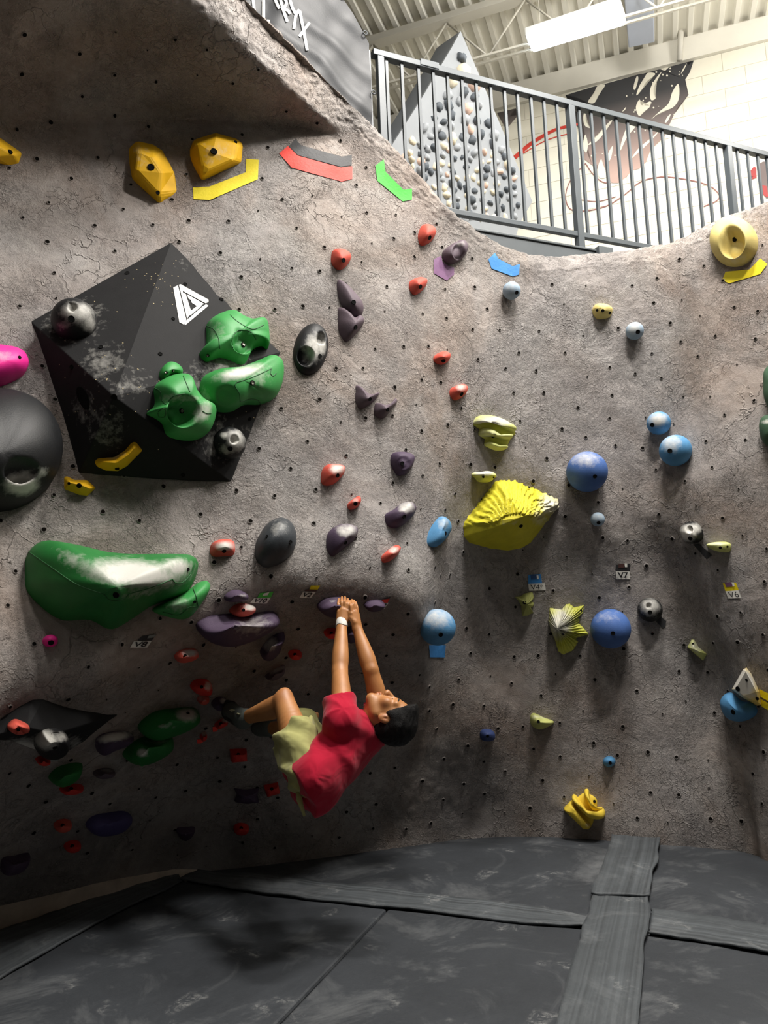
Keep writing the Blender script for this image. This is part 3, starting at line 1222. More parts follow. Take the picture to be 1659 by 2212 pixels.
for poly in ([(1390, 395), (1395, 560), (1340, 640), (1200, 700), (1105, 770), (1190, 690), (1290, 600), (1330, 480)],
             [(1070, 280), (1150, 290), (1050, 380), (990, 480), (950, 520), (980, 420), (1030, 340)],
             [(1215, 270), (1150, 400), (1130, 500), (1155, 545), (1110, 570), (1095, 460), (1140, 360)],
             [(985, 560), (1000, 620), (1100, 580), (1090, 640), (1040, 680), (980, 735), (945, 640)],
             [(960, 310), (970, 330), (930, 460), (920, 450)],
             [(1480, 180), (1440, 240), (1420, 290), (1450, 250)],
             [(620, 405), (560, 500), (500, 600), (440, 590), (500, 500), (540, 420)],
             [(700, 770), (620, 900), (520, 1010), (440, 1040), (540, 940), (640, 820)],
             [(960, 810), (850, 960), (780, 1100), (800, 980), (880, 820)],
             [(1200, 880), (1100, 1000), (960, 1130), (900, 1180), (960, 1090), (1110, 960)],
             [(410, 680), (420, 790), (460, 860), (410, 840), (390, 740)],
             [(410, 930), (440, 1040), (420, 1120), (390, 1080), (395, 980)],
             [(580, 1190), (540, 1300), (570, 1390), (640, 1370), (600, 1250)],
             [(700, 1050), (680, 1180), (660, 1210), (650, 1140)],
             [(1310, 715), (1270, 800), (1250, 805), (1280, 740)],
             [(840, 640), (800, 690), (830, 670)]):
    flat('painted_streak', mz(poly), mwhite, mural, 0.002, True)
rsd = random.Random(5)
dots = []
for k in range(46):
    x, y = rsd.choice([(rsd.uniform(1100, 1460), rsd.uniform(230, 480)), (rsd.uniform(820, 1350), rsd.uniform(480, 760)), (rsd.uniform(400, 1100), rsd.uniform(700, 1250))])
    r = rsd.uniform(4, 11)
    dots.append([(x + r * math.cos(a), y + r * math.sin(a)) for a in np.linspace(0, 2 * math.pi, 8, endpoint=False)])
for d in dots[:40]:
    flat('painted_drop', mz(d), mwhite, mural, 0.0025)


def mline_strip(px, wd, mat, name='painted_line', wd2=None):
    P = np.array(px, float)
    ts = np.arange(len(P))
    P = spline(P, ts, np.linspace(0, len(P) - 1, 40))
    d = np.gradient(P, axis=0)
    d /= np.linalg.norm(d, axis=1, keepdims=True)
    nn = np.stack([-d[:, 1], d[:, 0]], 1)
    ww = np.linspace(wd, wd2 if wd2 else wd, 40)[:, None]
    A, B = P + nn * ww / 2, P - nn * ww / 2
    V = [on_plane(x, y, MW + vw * 0.003, vw) for pr in zip(A, B) for x, y in pr]
    Fc = [(2 * i, 2 * i + 1, 2 * i + 3, 2 * i + 2) for i in range(39)]
    return mesh_obj(name, V, Fc, mat, mural, loc=np.mean(V, 0))


mline_strip([(1112, 340), (1150, 308), (1200, 280), (1250, 268)], 9, mred, wd2=5)
mline_strip([(1128, 332), (1180, 303), (1230, 288)], 2, mred)
mline_strip([(1265, 353), (1235, 385), (1222, 420), (1230, 450), (1260, 456), (1310, 445), (1350, 420), (1385, 392), (1430, 382), (1480, 387), (1530, 400), (1553, 420), (1548, 434), (1520, 446)], 2.2, mline)
mline_strip([(1245, 430), (1290, 435), (1330, 425)], 1.6, mline)
mline_strip([(1265, 353), (1280, 375), (1300, 392), (1320, 396)], 2, mline)
flat('painted_shape', [(1074, 244), (1090, 240), (1114, 234), (1100, 252), (1120, 248), (1108, 262), (1098, 274), (1090, 274), (1084, 262)], mblack, mural)
mur2 = empty('wall_mural', on_plane(1640, 390, MW, vw))
tag(mur2, 'dark and red painted figure on the block wall at the right frame edge', 'mural')
mdk = simple('mural_paint_dusky', srgb(110, 98, 96), 0.7, 0.05, 3, 0)
mdr = simple('mural_paint_dark_red', srgb(160, 66, 66), 0.7, 0.05, 3, 0)
flat('painted_shape', [(1636, 356), (1648, 349), (1700, 345), (1700, 430), (1655, 428), (1641, 400)], mdk, mur2)
flat('painted_shape', [(1641, 398), (1656, 402), (1660, 426), (1652, 424), (1643, 412)], mdr, mur2, 0.002)
flat('painted_shape', [(1619, 372), (1628, 360), (1634, 362), (1634, 384), (1622, 388), (1628, 380), (1618, 380)], mdr, mur2, 0.002)
# ================================================================ HOLDS: builders
from mathutils.geometry import delaunay_2d_cdt


def proj(V):
    q = (np.asarray(V) - CAM) @ RM
    return np.stack([W / 2 + F * q[:, 0] / -q[:, 2], H / 2 - F * q[:, 1] / -q[:, 2]], 1)


def set_chalk(o, Vw, chalk):
    if not chalk:
        chalk = []
    px = proj(Vw)
    val = np.zeros(len(Vw))
    for c in chalk:
        cx, cy, rx, ry, st = c[:5]
        ang = math.radians(c[5]) if len(c) > 5 else 0.0
        dx, dy = px[:, 0] - cx, px[:, 1] - cy
        a = (dx * math.cos(ang) + dy * math.sin(ang)) / rx
        b = (-dx * math.sin(ang) + dy * math.cos(ang)) / ry
        d = np.sqrt(a * a + b * b)
        t = np.clip(1.25 - d, 0, 1)
        val = np.maximum(val, st * t * t * (3 - 2 * t))
    at = o.data.attributes.new('chalk', 'FLOAT', 'POINT')
    at.data.foreach_set('value', val.astype(np.float32))


BOLT_D = simple('bolt_socket_black', (0.008, 0.008, 0.008, 1), 0.9, bump=0, spec=0.05)
BOLT_M = simple('bolt_head_steel', srgb(150, 146, 136), 0.35, 0.05, 3, 0, metal=0.8)


def disc_geo(p, n, r, K=14, rim=0.0):
    s = unit(np.cross(n, (0.21, 0.13, 0.95)))
    u = np.cross(n, s)
    V, Fc = [], []
    for rr, hh in ((r * 1.12, -0.004), (r * 1.06, 0.0022), (r * 0.80, 0.0014), (r * 0.78, 0.0008)):
        for k in range(K):
            t = 2 * math.pi * k / K
            V.append(p + rr * (s * math.cos(t) + u * math.sin(t)) + n * hh)
    for j in range(3):
        for k in range(K):
            l = (k + 1) % K
            Fc.append((j * K + k, j * K + l, (j + 1) * K + l, (j + 1) * K + k))
    Fc.append(tuple(range(3 * K, 4 * K)))
    return V, Fc


def add_bolts(o, Vw, Fw, bolts, navg):
    bv = BVHTree.FromPolygons([tuple(v) for v in Vw], [list(f) for f in Fw])
    for b in bolts:
        px, py, r = b[:3]
        loc, n, i, d = bv.ray_cast(Vector(CAM), Vector(unit(ray(px, py))))
        if loc is None:
            continue
        p = np.array(loc)
        n = np.array(n)
        if np.dot(n, CAM - p) < 0:
            n = -n
        n = unit(n + 0.35 * navg)
        rm = r * np.linalg.norm(p - CAM) / F
        V, Fc = disc_geo(p + n * 0.002, n, rm)
        mesh_obj('bolt_hole', V, Fc, BOLT_D, o, loc=p)
        if len(b) > 3:
            V, Fc = disc_geo(p + n * 0.004, n, rm * 0.62)
            mesh_obj('bolt', V, Fc, BOLT_M, o, loc=p)


def rim_points(P, on, sink):
    R, N = [], []
    for x, y in P:
        p, n = hit(x, y, on)
        R.append(p)
        N.append(n)
    R, N = np.array(R), np.array(N)
    nav = unit(N.mean(0))
    if on is None:
        D = CAM - R
        D /= np.linalg.norm(D, axis=1, keepdims=True)
        R = R + D * (wall_disp_low(R) / np.maximum(0.4, np.sum(N * D, axis=1)))[:, None]
    # outliers (ray slipped past an edge) are pulled onto the mean plane
    c = np.median(R, 0)
    d = (R - c) @ nav
    ext = np.linalg.norm(R - c, axis=1).mean()
    for i in range(len(R)):
        if abs(d[i]) > max(0.9 * ext, 0.06):
            R[i] = on_plane(P[i][0], P[i][1], c, nav)
    return R - nav * sink, nav


def hold(label, px, h, mat, apex=None, p=2.0, smooth=True, chalk=(), bolts=(), pockets=(), on=None, group=None,
         name='climbing_hold', K=56, M=16, ridge=None, parent=None, sink=0.012, shade=True, cat='climbing hold', rough=0.0, bulge=None):
    P = smooth_poly(px, K) if smooth else corner_poly(px, K)
    K = len(P)
    R, nav = rim_points(P, on, sink)
    cen = R.mean(0)
    if apex is None:
        A = cen + nav * h
    else:
        A = on_plane(apex[0], apex[1], cen + nav * h, nav)
    base = A - nav * h
    V, T = [], []
    for j in range(M):
        a = (j / (M - 1)) * math.pi / 2
        s = 1 - max(0.0, math.cos(a)) ** (2 / p)
        g = math.sin(a) ** (2 / p)
        if j == M - 1:
            s, g = 1.0, 1.0
        for k in range(K):
            V.append(R[k] * (1 - s) + base * s + nav * (h + sink) * g)
            T.append((s, k))
        if j == M - 1:
            V = V[:-K] + [A + nav * sink]
    V = np.array(V)
    T = np.array(T[:(M - 1) * K] + [(1.0, 0)])
    Fc = []
    for j in range(M - 2):
        for k in range(K):
            l = (k + 1) % K
            Fc.append((j * K + k, j * K + l, (j + 1) * K + l, (j + 1) * K + k))
    top = (M - 1) * K
    for k in range(K):
        Fc.append(((M - 2) * K + k, (M - 2) * K + (k + 1) % K, top))
    if ridge:
        nr, amp = ridge
        th = T[:, 1] / K * 2 * math.pi * nr
        wob = 1.3 * vnoise(V * 18.0, 3)
        env = np.sin(np.clip(T[:, 0], 0, 1) * math.pi) ** 0.6
        V = V + nav * (amp * np.sin(th + wob) * env)[:, None]
    if rough:
        V = V + nav * (rough * fbm(V * 22.0, 3, 4))[:, None]
    if pockets:
        q = proj(V)
        dep = np.zeros(len(V))
        for c in pockets:
            cx, cy, r, dp = c[:4]
            ry = c[4] if len(c) > 4 else r
            d = np.sqrt(((q[:, 0] - cx) / r) ** 2 + ((q[:, 1] - cy) / ry) ** 2)
            t = np.clip((1.15 - d) / 0.55, 0, 1)
            dep = np.maximum(dep, dp * t * t * (3 - 2 * t))
        V = V - nav * dep[:, None]
    # which way do the faces look
    f0 = Fc[K * (M // 2)]
    nn = np.cross(V[f0[1]] - V[f0[0]], V[f0[2]] - V[f0[0]])
    out = V[list(f0)].mean(0) - (base - nav * 0.2)
    if np.dot(nn, out) < 0:
        Fc = [f[::-1] for f in Fc]
    o = mesh_obj(name, V, Fc, mat, parent, smooth=shade, loc=cen)
    set_chalk(o, V, chalk)
    if parent is None:
        tag(o, label, cat, group)
    elif label:
        o['label'] = label
    if bolts:
        add_bolts(o, V, Fc, bolts, nav)
    return o, V, Fc, nav


def ell(cx, cy, rx, ry, rot=0, n=16):
    c, s = math.cos(math.radians(rot)), math.sin(math.radians(rot))
    return [(cx + rx * math.cos(t) * c - ry * math.sin(t) * s, cy + rx * math.cos(t) * s + ry * math.sin(t) * c)
            for t in np.linspace(0, 2 * math.pi, n, endpoint=False)]


def ball(label, cx, cy, r, mat, off=0.7, bolts=(), pockets=(), chalk=(), on=None, group=None, name='climbing_hold', sq=1.0):
    p0, n = hit(cx, cy, on)
    R = r * np.linalg.norm(p0 - CAM) / (F + 0.0)
    R *= 0.97
    Ctr = on_plane(cx, cy, p0 + n * R * off, n)
    K, M = 40, 26
    s = unit(np.cross(n, (0, 0, 1)))
    u = np.cross(s, n)
    V, Fc = [], []
    for j in range(M):
        a = -0.95 + (math.pi / 2 + 0.95) * j / (M - 1)
        for k in range(K):
            t = 2 * math.pi * k / K
            V.append(Ctr + R * (n * math.sin(a) * sq + math.cos(a) * (s * math.cos(t) + u * math.sin(t))))
    V = np.array(V)
    for j in range(M - 1):
        for k in range(K):
            l = (k + 1) % K
            Fc.append((j * K + k, j * K + l, (j + 1) * K + l, (j + 1) * K + k))
    if pockets:
        q = proj(V)
        dep = np.zeros(len(V))
        for c in pockets:
            d = np.hypot(q[:, 0] - c[0], q[:, 1] - c[1]) / c[2]
            t = np.clip((1.15 - d) / 0.55, 0, 1)
            dep = np.maximum(dep, c[3] * t * t * (3 - 2 * t))
        V = V - n * dep[:, None]
    f0 = Fc[K * 14]
    nn = np.cross(V[f0[1]] - V[f0[0]], V[f0[2]] - V[f0[0]])
    if np.dot(nn, V[f0[0]] - Ctr) < 0:
        Fc = [f[::-1] for f in Fc]
    o = mesh_obj(name, V, Fc, mat, None, smooth=True, loc=p0)
    set_chalk(o, V, chalk)
    tag(o, label, 'climbing hold', group)
    if bolts:
        add_bolts(o, V, Fc, bolts, n)
    return o


def facet(label, base, tops, faces, mat, bolts=(), chalk=(), on=None, group=None, name='climbing_hold', sink=0.015, bev=0.008, cat='climbing hold', parent=None, cuts=0):
    """angular hold: base outline on the wall, raised corners (px,py,h), faces by index (base first)"""
    R, nav = rim_points(np.array(base, float), on, 0.002)
    cen = R.mean(0)
    V = [r for r in R] + [on_plane(x, y, cen + nav * hh, nav) for x, y, hh in tops]
    V = np.array(V)
    bm = bmesh.new()
    vs = [bm.verts.new(tuple(v)) for v in V]
    for f in faces:
        bm.faces.new([vs[i] for i in f])
    # skirt let into the wall so that no gap shows at the foot
    sk = [bm.verts.new(tuple(r - nav * (sink + 0.02))) for r in R]
    for i in range(len(R)):
        j = (i + 1) % len(R)
        bm.faces.new([vs[j], vs[i], sk[i], sk[j]])
    bmesh.ops.recalc_face_normals(bm, faces=bm.faces)
    if cuts:
        bmesh.ops.triangulate(bm, faces=bm.faces)
        bmesh.ops.subdivide_edges(bm, edges=bm.edges, cuts=cuts, use_grid_fill=True)
    bm.verts.index_update()
    V2 = np.array([tuple(v.co) for v in bm.verts])
    Fc = [[v.index for v in f.verts] for f in bm.faces]
    bm.free()
    f0 = Fc[0]
    nn = sum(np.dot(np.cross(V2[f[1]] - V2[f[0]], V2[f[2]] - V2[f[0]]), nav) for f in Fc)
    if nn < 0:
        Fc = [f[::-1] for f in Fc]
    o = mesh_obj(name, V2, Fc, mat, parent, loc=cen)
    set_chalk(o, V2, chalk)
    if bev:
        bevel_obj(o, bev, 2)
    if parent is None:
        tag(o, label, cat, group)
    elif label:
        o['label'] = label
    if bolts:
        add_bolts(o, V2, Fc, bolts, nav)
    return o, V2, Fc, nav


def bvh(V, Fc):
    return BVHTree.FromPolygons([tuple(v) for v in V], [list(f) for f in Fc])


def decal_geo(px, off=0.004, step=9.0, on=None, disp=True):
    """flat sheet following the wall inside a pixel outline"""
    B = corner_poly(px, max(12, int(np.linalg.norm(np.roll(np.array(px, float), -1, 0) - np.array(px, float), axis=1).sum() / step)))
    n = len(B)
    x0, y0 = B.min(0)
    x1, y1 = B.max(0)
    pts = [tuple(b) for b in B]
    for x in np.arange(x0 + step / 2, x1, step):
        for y in np.arange(y0 + step / 2, y1, step):
            if inpoly(x, y, pts[:n]) and np.min(np.hypot(B[:, 0] - x, B[:, 1] - y)) > step * 0.4:
                pts.append((x, y))
    v2, _, f2, *_ = delaunay_2d_cdt([Vector(p) for p in pts], [(i, (i + 1) % n) for i in range(n)], [], 1, 1e-5)
    V = []
    for q in v2:
        if on is None:
            p, _n = wall_hit_low(q[0], q[1], off)
        else:
            p, nn = hit(q[0], q[1], on)
            p = p + nn * off
        V.append(p)
    return V, [list(f) for f in f2]


def decal(name, px, mat, parent=None, off=0.004, on=None, step=9.0, label=None, cat=None, group=None):
    V, Fc = decal_geo(px, off, step, on)
    Fo = []
    V = np.array(V)
    for f in Fc:
        nn = np.cross(V[f[1]] - V[f[0]], V[f[2]] - V[f[0]])
        Fo.append(f if np.dot(nn, CAM - V[f[0]]) > 0 else f[::-1])
    o = mesh_obj(name, V, Fo, mat, parent, smooth=True, loc=V.mean(0))
    if parent is None:
        tag(o, label, cat, group)
    return o


# ---------------------------------------------------------------- materials of the holds
RED = holdmat('hold_red', srgb(200, 84, 70))
REDD = holdmat('hold_red_deep', srgb(200, 52, 44))
PURP = holdmat('hold_mauve', srgb(92, 79, 88))
PURD = holdmat('hold_purple', srgb(72, 58, 78))
YEL = holdmat('hold_yellow', srgb(232, 180, 22), bump=0.15)
YELP = holdmat('hold_yellow_pale', srgb(212, 194, 122))
YELF = holdmat('hold_yellow_fin', srgb(226, 196, 66))
LIME = holdmat('hold_lime', srgb(206, 208, 92))
LIMEP = holdmat('hold_lime_pale', srgb(200, 204, 124))
OLIVE = holdmat('hold_olive', srgb(178, 182, 108))
ROCK = holdmat('hold_rock_yellow', srgb(200, 190, 46))
BLUE = holdmat('hold_blue', srgb(70, 102, 162))
BLUEL = holdmat('hold_light_blue', srgb(82, 138, 182))
NAVY = holdmat('hold_navy', srgb(52, 66, 110))
BLACK = holdmat('hold_black', srgb(27, 28, 30), rough=0.5)
SLATE = holdmat('hold_slate', srgb(56, 60, 64), rough=0.45)
GREEN = holdmat('hold_green', srgb(58, 142, 72), rough=0.5, bump=0.12)
GREEND = holdmat('hold_green_deep', srgb(38, 112, 52), rough=0.5, bump=0.12)
GREENX = holdmat('hold_green_dull', srgb(56, 84, 62))
PINK = holdmat('hold_pink', srgb(232, 44, 144), rough=0.5, bump=0.1)
BONE = holdmat('hold_bone', srgb(228, 208, 168), rough=0.5)
SILV = holdmat('hold_chalky_grey', srgb(146, 166, 184))
VOL = holdmat('volume_black_paint', srgb(31, 31, 32), rough=0.75, bump=0.2, spec=0.2)


def tapemat(name, col):
    m = simple(name, col, 0.6, 0.05, 14, 0.3, 70)
    return m


T_YEL = tapemat('tape_yellow', srgb(226, 206, 20))
T_RED = tapemat('tape_red', srgb(236, 62, 48))
T_BLK = tapemat('tape_black', srgb(44, 44, 46))
T_GRN = tapemat('tape_green', srgb(72, 186, 66))
T_BLU = tapemat('tape_blue', srgb(58, 132, 200))
T_PUR = tapemat('tape_purple', srgb(116, 78, 116))
T_WHT = tapemat('tape_white', srgb(224, 222, 214))
T_BRN = tapemat('tape_brown', srgb(78, 50, 46))
INK = simple('marker_ink', (0.012, 0.012, 0.014, 1), 0.6, bump=0)


def seam(o, V, Fc, px, r=0.0028, mat=None, name='seam'):
    """moulded line following the surface of a hold"""
    bv = bvh(V, Fc)
    P = np.array(px, float)
    P = spline(P, np.arange(len(P)), np.linspace(0, len(P) - 1, 10 * len(P))) if len(P) > 2 else P
    pts = []
    for x, y in P:
        loc, n, i, d = bv.ray_cast(Vector(CAM), Vector(unit(ray(x, y))))
        if loc is not None:
            pts.append(np.array(loc))
    if len(pts) > 3:
        tube(name, pts, r, mat, o, 6)
# ================================================================ HOLDS: the set, as on the wall
GR, GP, GY, GB, GK, GG, GL = ('red climbing holds', 'purple climbing holds', 'yellow climbing holds', 'blue ball holds', 'black pocketed holds', 'green climbing holds', 'lime green holds')

# --- black volumes (other holds are bolted onto them)
PENT, pv, pf, pn = facet('big black five-sided pyramid volume with a white triangle emblem', [(66, 694), (370, 523), (607, 760), (500, 1041), (170, 1022)], [(246, 856, 0.30)],
                         [(0, 1, 5), (1, 2, 5), (2, 3, 5), (3, 4, 5), (4, 0, 5)], VOL, name='wall_volume', cat='volume', sink=0.05, bev=0.006, group='black wall volumes', cuts=14,
                         bolts=[(246, 858, 6), (275, 590, 4), (155, 793, 4), (478, 647, 4), (218, 750, 4), (346, 765, 4), (374, 689, 3.5), (400, 614, 3.5), (540, 905, 3), (395, 1026, 4)],
                         chalk=[(225, 785, 50, 40, 0.26), (155, 690, 75, 50, 0.24), (285, 830, 50, 30, 0.2), (230, 925, 40, 50, 0.2), (420, 850, 40, 60, 0.28), (490, 790, 60, 25, 0.4), (480, 950, 60, 50, 0.22), (180, 880, 25, 40, 0.18), (404, 580, 12, 10, 0.5)])
PB = bvh(pv, pf)
VOL2, v2, f2, n2 = facet('flat black volume low on the left with a chalky ball on it', [(-60, 1600), (70, 1512), (94, 1510), (258, 1543), (182, 1603), (125, 1638), (20, 1600)], [(60, 1572, 0.10), (120, 1585, 0.11)],
                         [(0, 1, 7), (1, 2, 8, 7), (2, 3, 8), (3, 4, 8), (4, 5, 8), (5, 6, 7, 8), (6, 0, 7)], VOL, name='wall_volume', cat='volume', sink=0.03, bev=0.006, group='black wall volumes', cuts=8,
                         chalk=[(68, 1618, 50, 20, 0.9, 18), (160, 1605, 30, 18, 0.3), (110, 1600, 60, 20, 0.3)])
PB2 = bvh(v2, f2)

# emblem on the pyramid: an impossible triangle of six white bars
emb = simple('emblem_white', srgb(222, 222, 218), 0.6, 0.02, 5, 0)
for poly in ([(374, 622), (384, 617), (402, 691), (397, 702), (387, 697)],
             [(386, 616), (390, 615), (450, 648), (450, 653), (444, 656), (394, 629), (408, 682), (404, 690)],
             [(395, 633), (401, 636), (413, 675), (409, 683)],
             [(403, 636), (440, 657), (434, 661), (407, 646)],
             [(450, 661), (399, 704), (398, 698), (402, 693), (438, 662), (445, 658)],
             [(411, 677), (412, 672), (425, 662), (414, 655), (412, 649), (435, 662), (411, 682)]):
    decal('emblem_bar', poly, emb, PENT, 0.003, PB, 5.0)

# --- black / slate balls and discs
ball('chalk-dusted black pocketed ball on the upper left face of the pyramid volume', 160, 692, 43, BLACK, 0.35, [(154, 689, 6)], [(156, 662, 9, 0.03)], [(166, 676, 40, 26, 0.8), (190, 700, 20, 22, 0.6), (140, 700, 16, 16, 0.3)], PB, GK)
ball('black pocketed ball with white chalk specks on the lower right of the pyramid volume', 496, 957, 35, BLACK, 0.3, [(497, 969, 5)], [(507, 949, 9, 0.03)], [(508, 952, 22, 28, 0.8), (484, 940, 10, 8, 0.9), (490, 970, 20, 14, 0.4)], PB, GK)
hold('oval black disc hold with two chalky pockets right of the pyramid volume', ell(671, 755, 37, 57, 12), 0.07, BLACK, (672, 752), 2.2, pockets=[(661, 769, 18, 0.05, 20), (694, 730, 9, 0.04, 13)], bolts=[(691, 769, 4)],
     chalk=[(676, 752, 24, 38, 0.75, 12), (694, 745, 12, 30, 0.7)], group=GK, K=64, M=26)
hold('giant glossy black dome hold with one chalked pocket, cut off by the left edge', ell(-12, 975, 144, 132, 0, 20), 0.26, BLACK, (0, 985), 2.1, pockets=[(46, 1015, 34, 0.10, 26)], chalk=[(46, 1046, 40, 26, 1.4), (92, 1020, 12, 14, 0.6)], group=GK, K=72, M=30, sink=0.04)
hold('dark slate egg-shaped hold above the climber\'s hands to the left', [(559, 1158), (579, 1130), (606, 1119), (629, 1131), (640, 1158), (633, 1193), (602, 1220), (571, 1226), (554, 1212), (550, 1185)], 0.12, SLATE, (600, 1158), 1.9,
     bolts=[(627, 1171, 4), (577, 1159, 3)], chalk=[(600, 1140, 28, 18, 0.26)], group=GK)
ball('grey chalk-coated pocketed ball right of the lower blue ball', 1404, 1317, 25, BLACK, 0.35, [(1404, 1323, 4)], [(1402, 1309, 6, 0.025)], [(1404, 1312, 24, 22, 0.72)], None, GK)
hold('white-chalked black knob with pocket and black tape below it', [(1472, 1142), (1481, 1130), (1501, 1127), (1516, 1141), (1519, 1162), (1504, 1174), (1487, 1171), (1474, 1156)], 0.09, BLACK, (1495, 1152), 2.3, pockets=[(1489, 1144, 7, 0.03, 8)], bolts=[(1491, 1163, 4)],
     chalk=[(1486, 1152, 20, 20, 1.3), (1502, 1142, 16, 14, 0.8)], group=GK)
hold('chalk-white pocketed ball on the low black volume', ell(110, 1602, 38, 29, -12), 0.10, BLACK, (110, 1596), 2.2, pockets=[(122, 1590, 10, 0.03, 6)], bolts=[(119, 1615, 4)], chalk=[(100, 1598, 30, 24, 0.95), (130, 1592, 18, 14, 0.6)], on=PB2, group=GK)

# --- red crimps, upper wall
for lab, px, bo, ch in [
    ('red hold highest on the wall, left of the platform beam', [(913, 486), (929, 487), (941, 500), (932, 521), (909, 531), (903, 518), (905, 499)], (928, 513), ()),
    ('red hold just above the tall purple shield hold', [(719, 541), (740, 540), (758, 554), (750, 573), (732, 584), (717, 572), (715, 554)], (742, 562), ()),
    ('red hold left of the small light blue ball, below the purple tape', [(886, 607), (906, 600), (921, 606), (917, 622), (894, 638), (884, 625), (883, 614)], (908, 619), ()),
    ('red hold in the middle of the upper wall, above the chalky pink-red one', [(938, 769), (955, 760), (970, 766), (968, 780), (952, 788), (936, 779)], (958, 779), ()),
    ('red hold with pale chalked top left of the layered lime hold', [(973, 840), (981, 835), (999, 830), (1008, 837), (1004, 853), (981, 865), (971, 853)], (997, 851), [(995, 838, 14, 10, 0.55)]),
    ('red hold with chalk-white top left of the round purple hold', [(696, 1015), (704, 1005), (727, 1003), (745, 1009), (743, 1023), (716, 1048), (696, 1047), (693, 1034)], (729, 1027), [(728, 1014, 20, 13, 0.8)]),
    ('tiny curved red hold above the chalky purple bean', [(750, 1091), (764, 1077), (774, 1072), (777, 1081), (774, 1094), (754, 1101)], (768, 1088), [(768, 1082, 8, 8, 0.4)]),
    ('red finger-shaped hold with white tip below the purple bean holds', [(824, 1202), (831, 1194), (855, 1178), (863, 1183), (858, 1198), (839, 1214), (826, 1215)], (0, 0), [(850, 1188, 14, 9, 0.7)]),
    ('squarish pink-red hold whitened by chalk left of the slate egg', [(455, 1177), (467, 1169), (502, 1169), (507, 1175), (505, 1198), (482, 1202), (456, 1200)], (484, 1190), [(484, 1180, 26, 12, 0.95)]),
]:
    xs, ys = np.mean(px, 0)
    hold(lab, px, 0.075, RED, (xs + 4, ys - 1), 1.9, bolts=[(bo[0], bo[1], 4.2)] if bo[0] else (), chalk=ch, group=GR, K=40, M=12)

# --- mauve / purple
hold('mauve dish-topped hold above the purple tape', [(955, 546), (962, 538), (981, 526), (997, 522), (1007, 534), (1004, 551), (987, 567), (970, 571), (957, 562)], 0.085, PURP, (988, 545), 2.6, pockets=[(991, 543, 13, 0.03, 18)], chalk=[(995, 527, 12, 8, 0.3)], group=GP, M=22)
hold('upper mauve shield hold, pointed at the top', [(730, 602), (743, 609), (766, 632), (782, 652), (786, 668), (780, 683), (763, 687), (740, 665), (730, 639), (727, 616)], 0.07, PURP, (762, 655), 1.7, bolts=[(764, 653, 4.5)], group=GP)
hold('lower mauve shield hold, pointed at the bottom', [(732, 663), (746, 671), (763, 687), (778, 681), (787, 691), (773, 717), (746, 739), (733, 720), (729, 687)], 0.08, PURP, (766, 700), 1.7, bolts=[(768, 707, 4.5)], group=GP)
hold('left of two mauve horned holds in mid wall', [(769, 831), (777, 834), (789, 847), (802, 852), (820, 848), (816, 857), (795, 877), (776, 883), (768, 870), (767, 847)], 0.075, PURP, (792, 862), 1.6, bolts=[(799, 862, 4)], group=GP)
hold('right of two mauve horned holds, lower and smaller', [(812, 870), (828, 875), (844, 871), (856, 859), (859, 866), (847, 883), (825, 905), (808, 896), (808, 878)], 0.07, PURP, (832, 884), 1.6, bolts=[(837, 885, 4)], group=GP)
hold('round dark purple hold with a hollow face', [(847, 980), (870, 977), (891, 986), (891, 1000), (878, 1023), (860, 1028), (849, 1015), (843, 996)], 0.08, PURD, (872, 1000), 2.2, pockets=[(872, 1000, 15, 0.012, 15)], bolts=[(869, 1001, 4)], group=GP, M=20)
hold('purple bean hold with chalky top left of the blue egg hold', [(831, 1113), (851, 1100), (866, 1088), (885, 1085), (896, 1098), (885, 1121), (855, 1141), (837, 1136)], 0.09, PURD, (872, 1106), 2.0, bolts=[(873, 1116, 4)], chalk=[(878, 1095, 22, 15, 0.72)], group=GP)
hold('larger chalk-topped purple bean hold above the climber\'s hands', [(708, 1152), (727, 1136), (752, 1134), (771, 1144), (768, 1162), (747, 1181), (716, 1202), (706, 1188)], 0.09, PURD, (748, 1158), 2.0, bolts=[(746, 1172, 4)], chalk=[(750, 1146, 28, 16, 0.66)], group=GP)

# --- blues
hold('light blue egg-shaped hold left of the yellow boulder', [(924, 1154), (936, 1131), (953, 1115), (965, 1123), (970, 1142), (959, 1165), (938, 1183), (924, 1177)], 0.09, BLUEL, (952, 1146), 1.9, bolts=[(962, 1152, 4)], chalk=[(958, 1130, 14, 14, 0.45)], group='blue climbing holds')
ball('large blue ball right of the yellow boulder', 1268, 1019, 43, BLUE, 0.55, [(1285, 1029, 4)], (), [(1265, 992, 38, 20, 0.5)], None, GB)
ball('large deep blue ball beside the fan-shaped lime hold', 1319, 1358, 41, BLUE, 0.5, [(1324, 1368, 4)], (), [(1310, 1332, 34, 14, 0.22)], None, GB)
ball('light blue ball with white chalked top and blue tape below', 945, 1355, 38, BLUEL, 0.6, [(952, 1371, 4.5)], (), [(944, 1335, 38, 26, 0.62)], None, GB)
ball('pale chalky blue ball, upper of the touching pair at right', 1423, 914, 24, BLUEL, 0.7, [(1409, 918, 4)], (), [(1421, 907, 24, 18, 0.85)], None, GB)
ball('blue ball with chalky upper left, lower of the touching pair', 1459, 973, 32, BLUEL, 0.6, [(1447, 974, 4.5)], (), [(1450, 958, 26, 24, 0.6)], None, GB)
ball('small pale grey-blue ball high on the right wall', 1371, 715, 18, SILV, 0.8, [(1378, 717, 4)], (), [(1370, 708, 18, 16, 0.6)], None, GB)
ball('small pale blue ball just below the blue tape', 1105, 628, 18.5, SILV, 0.85, [(1116, 632, 3.5)], (), [(1103, 620, 18, 14, 0.3)], None, GB)
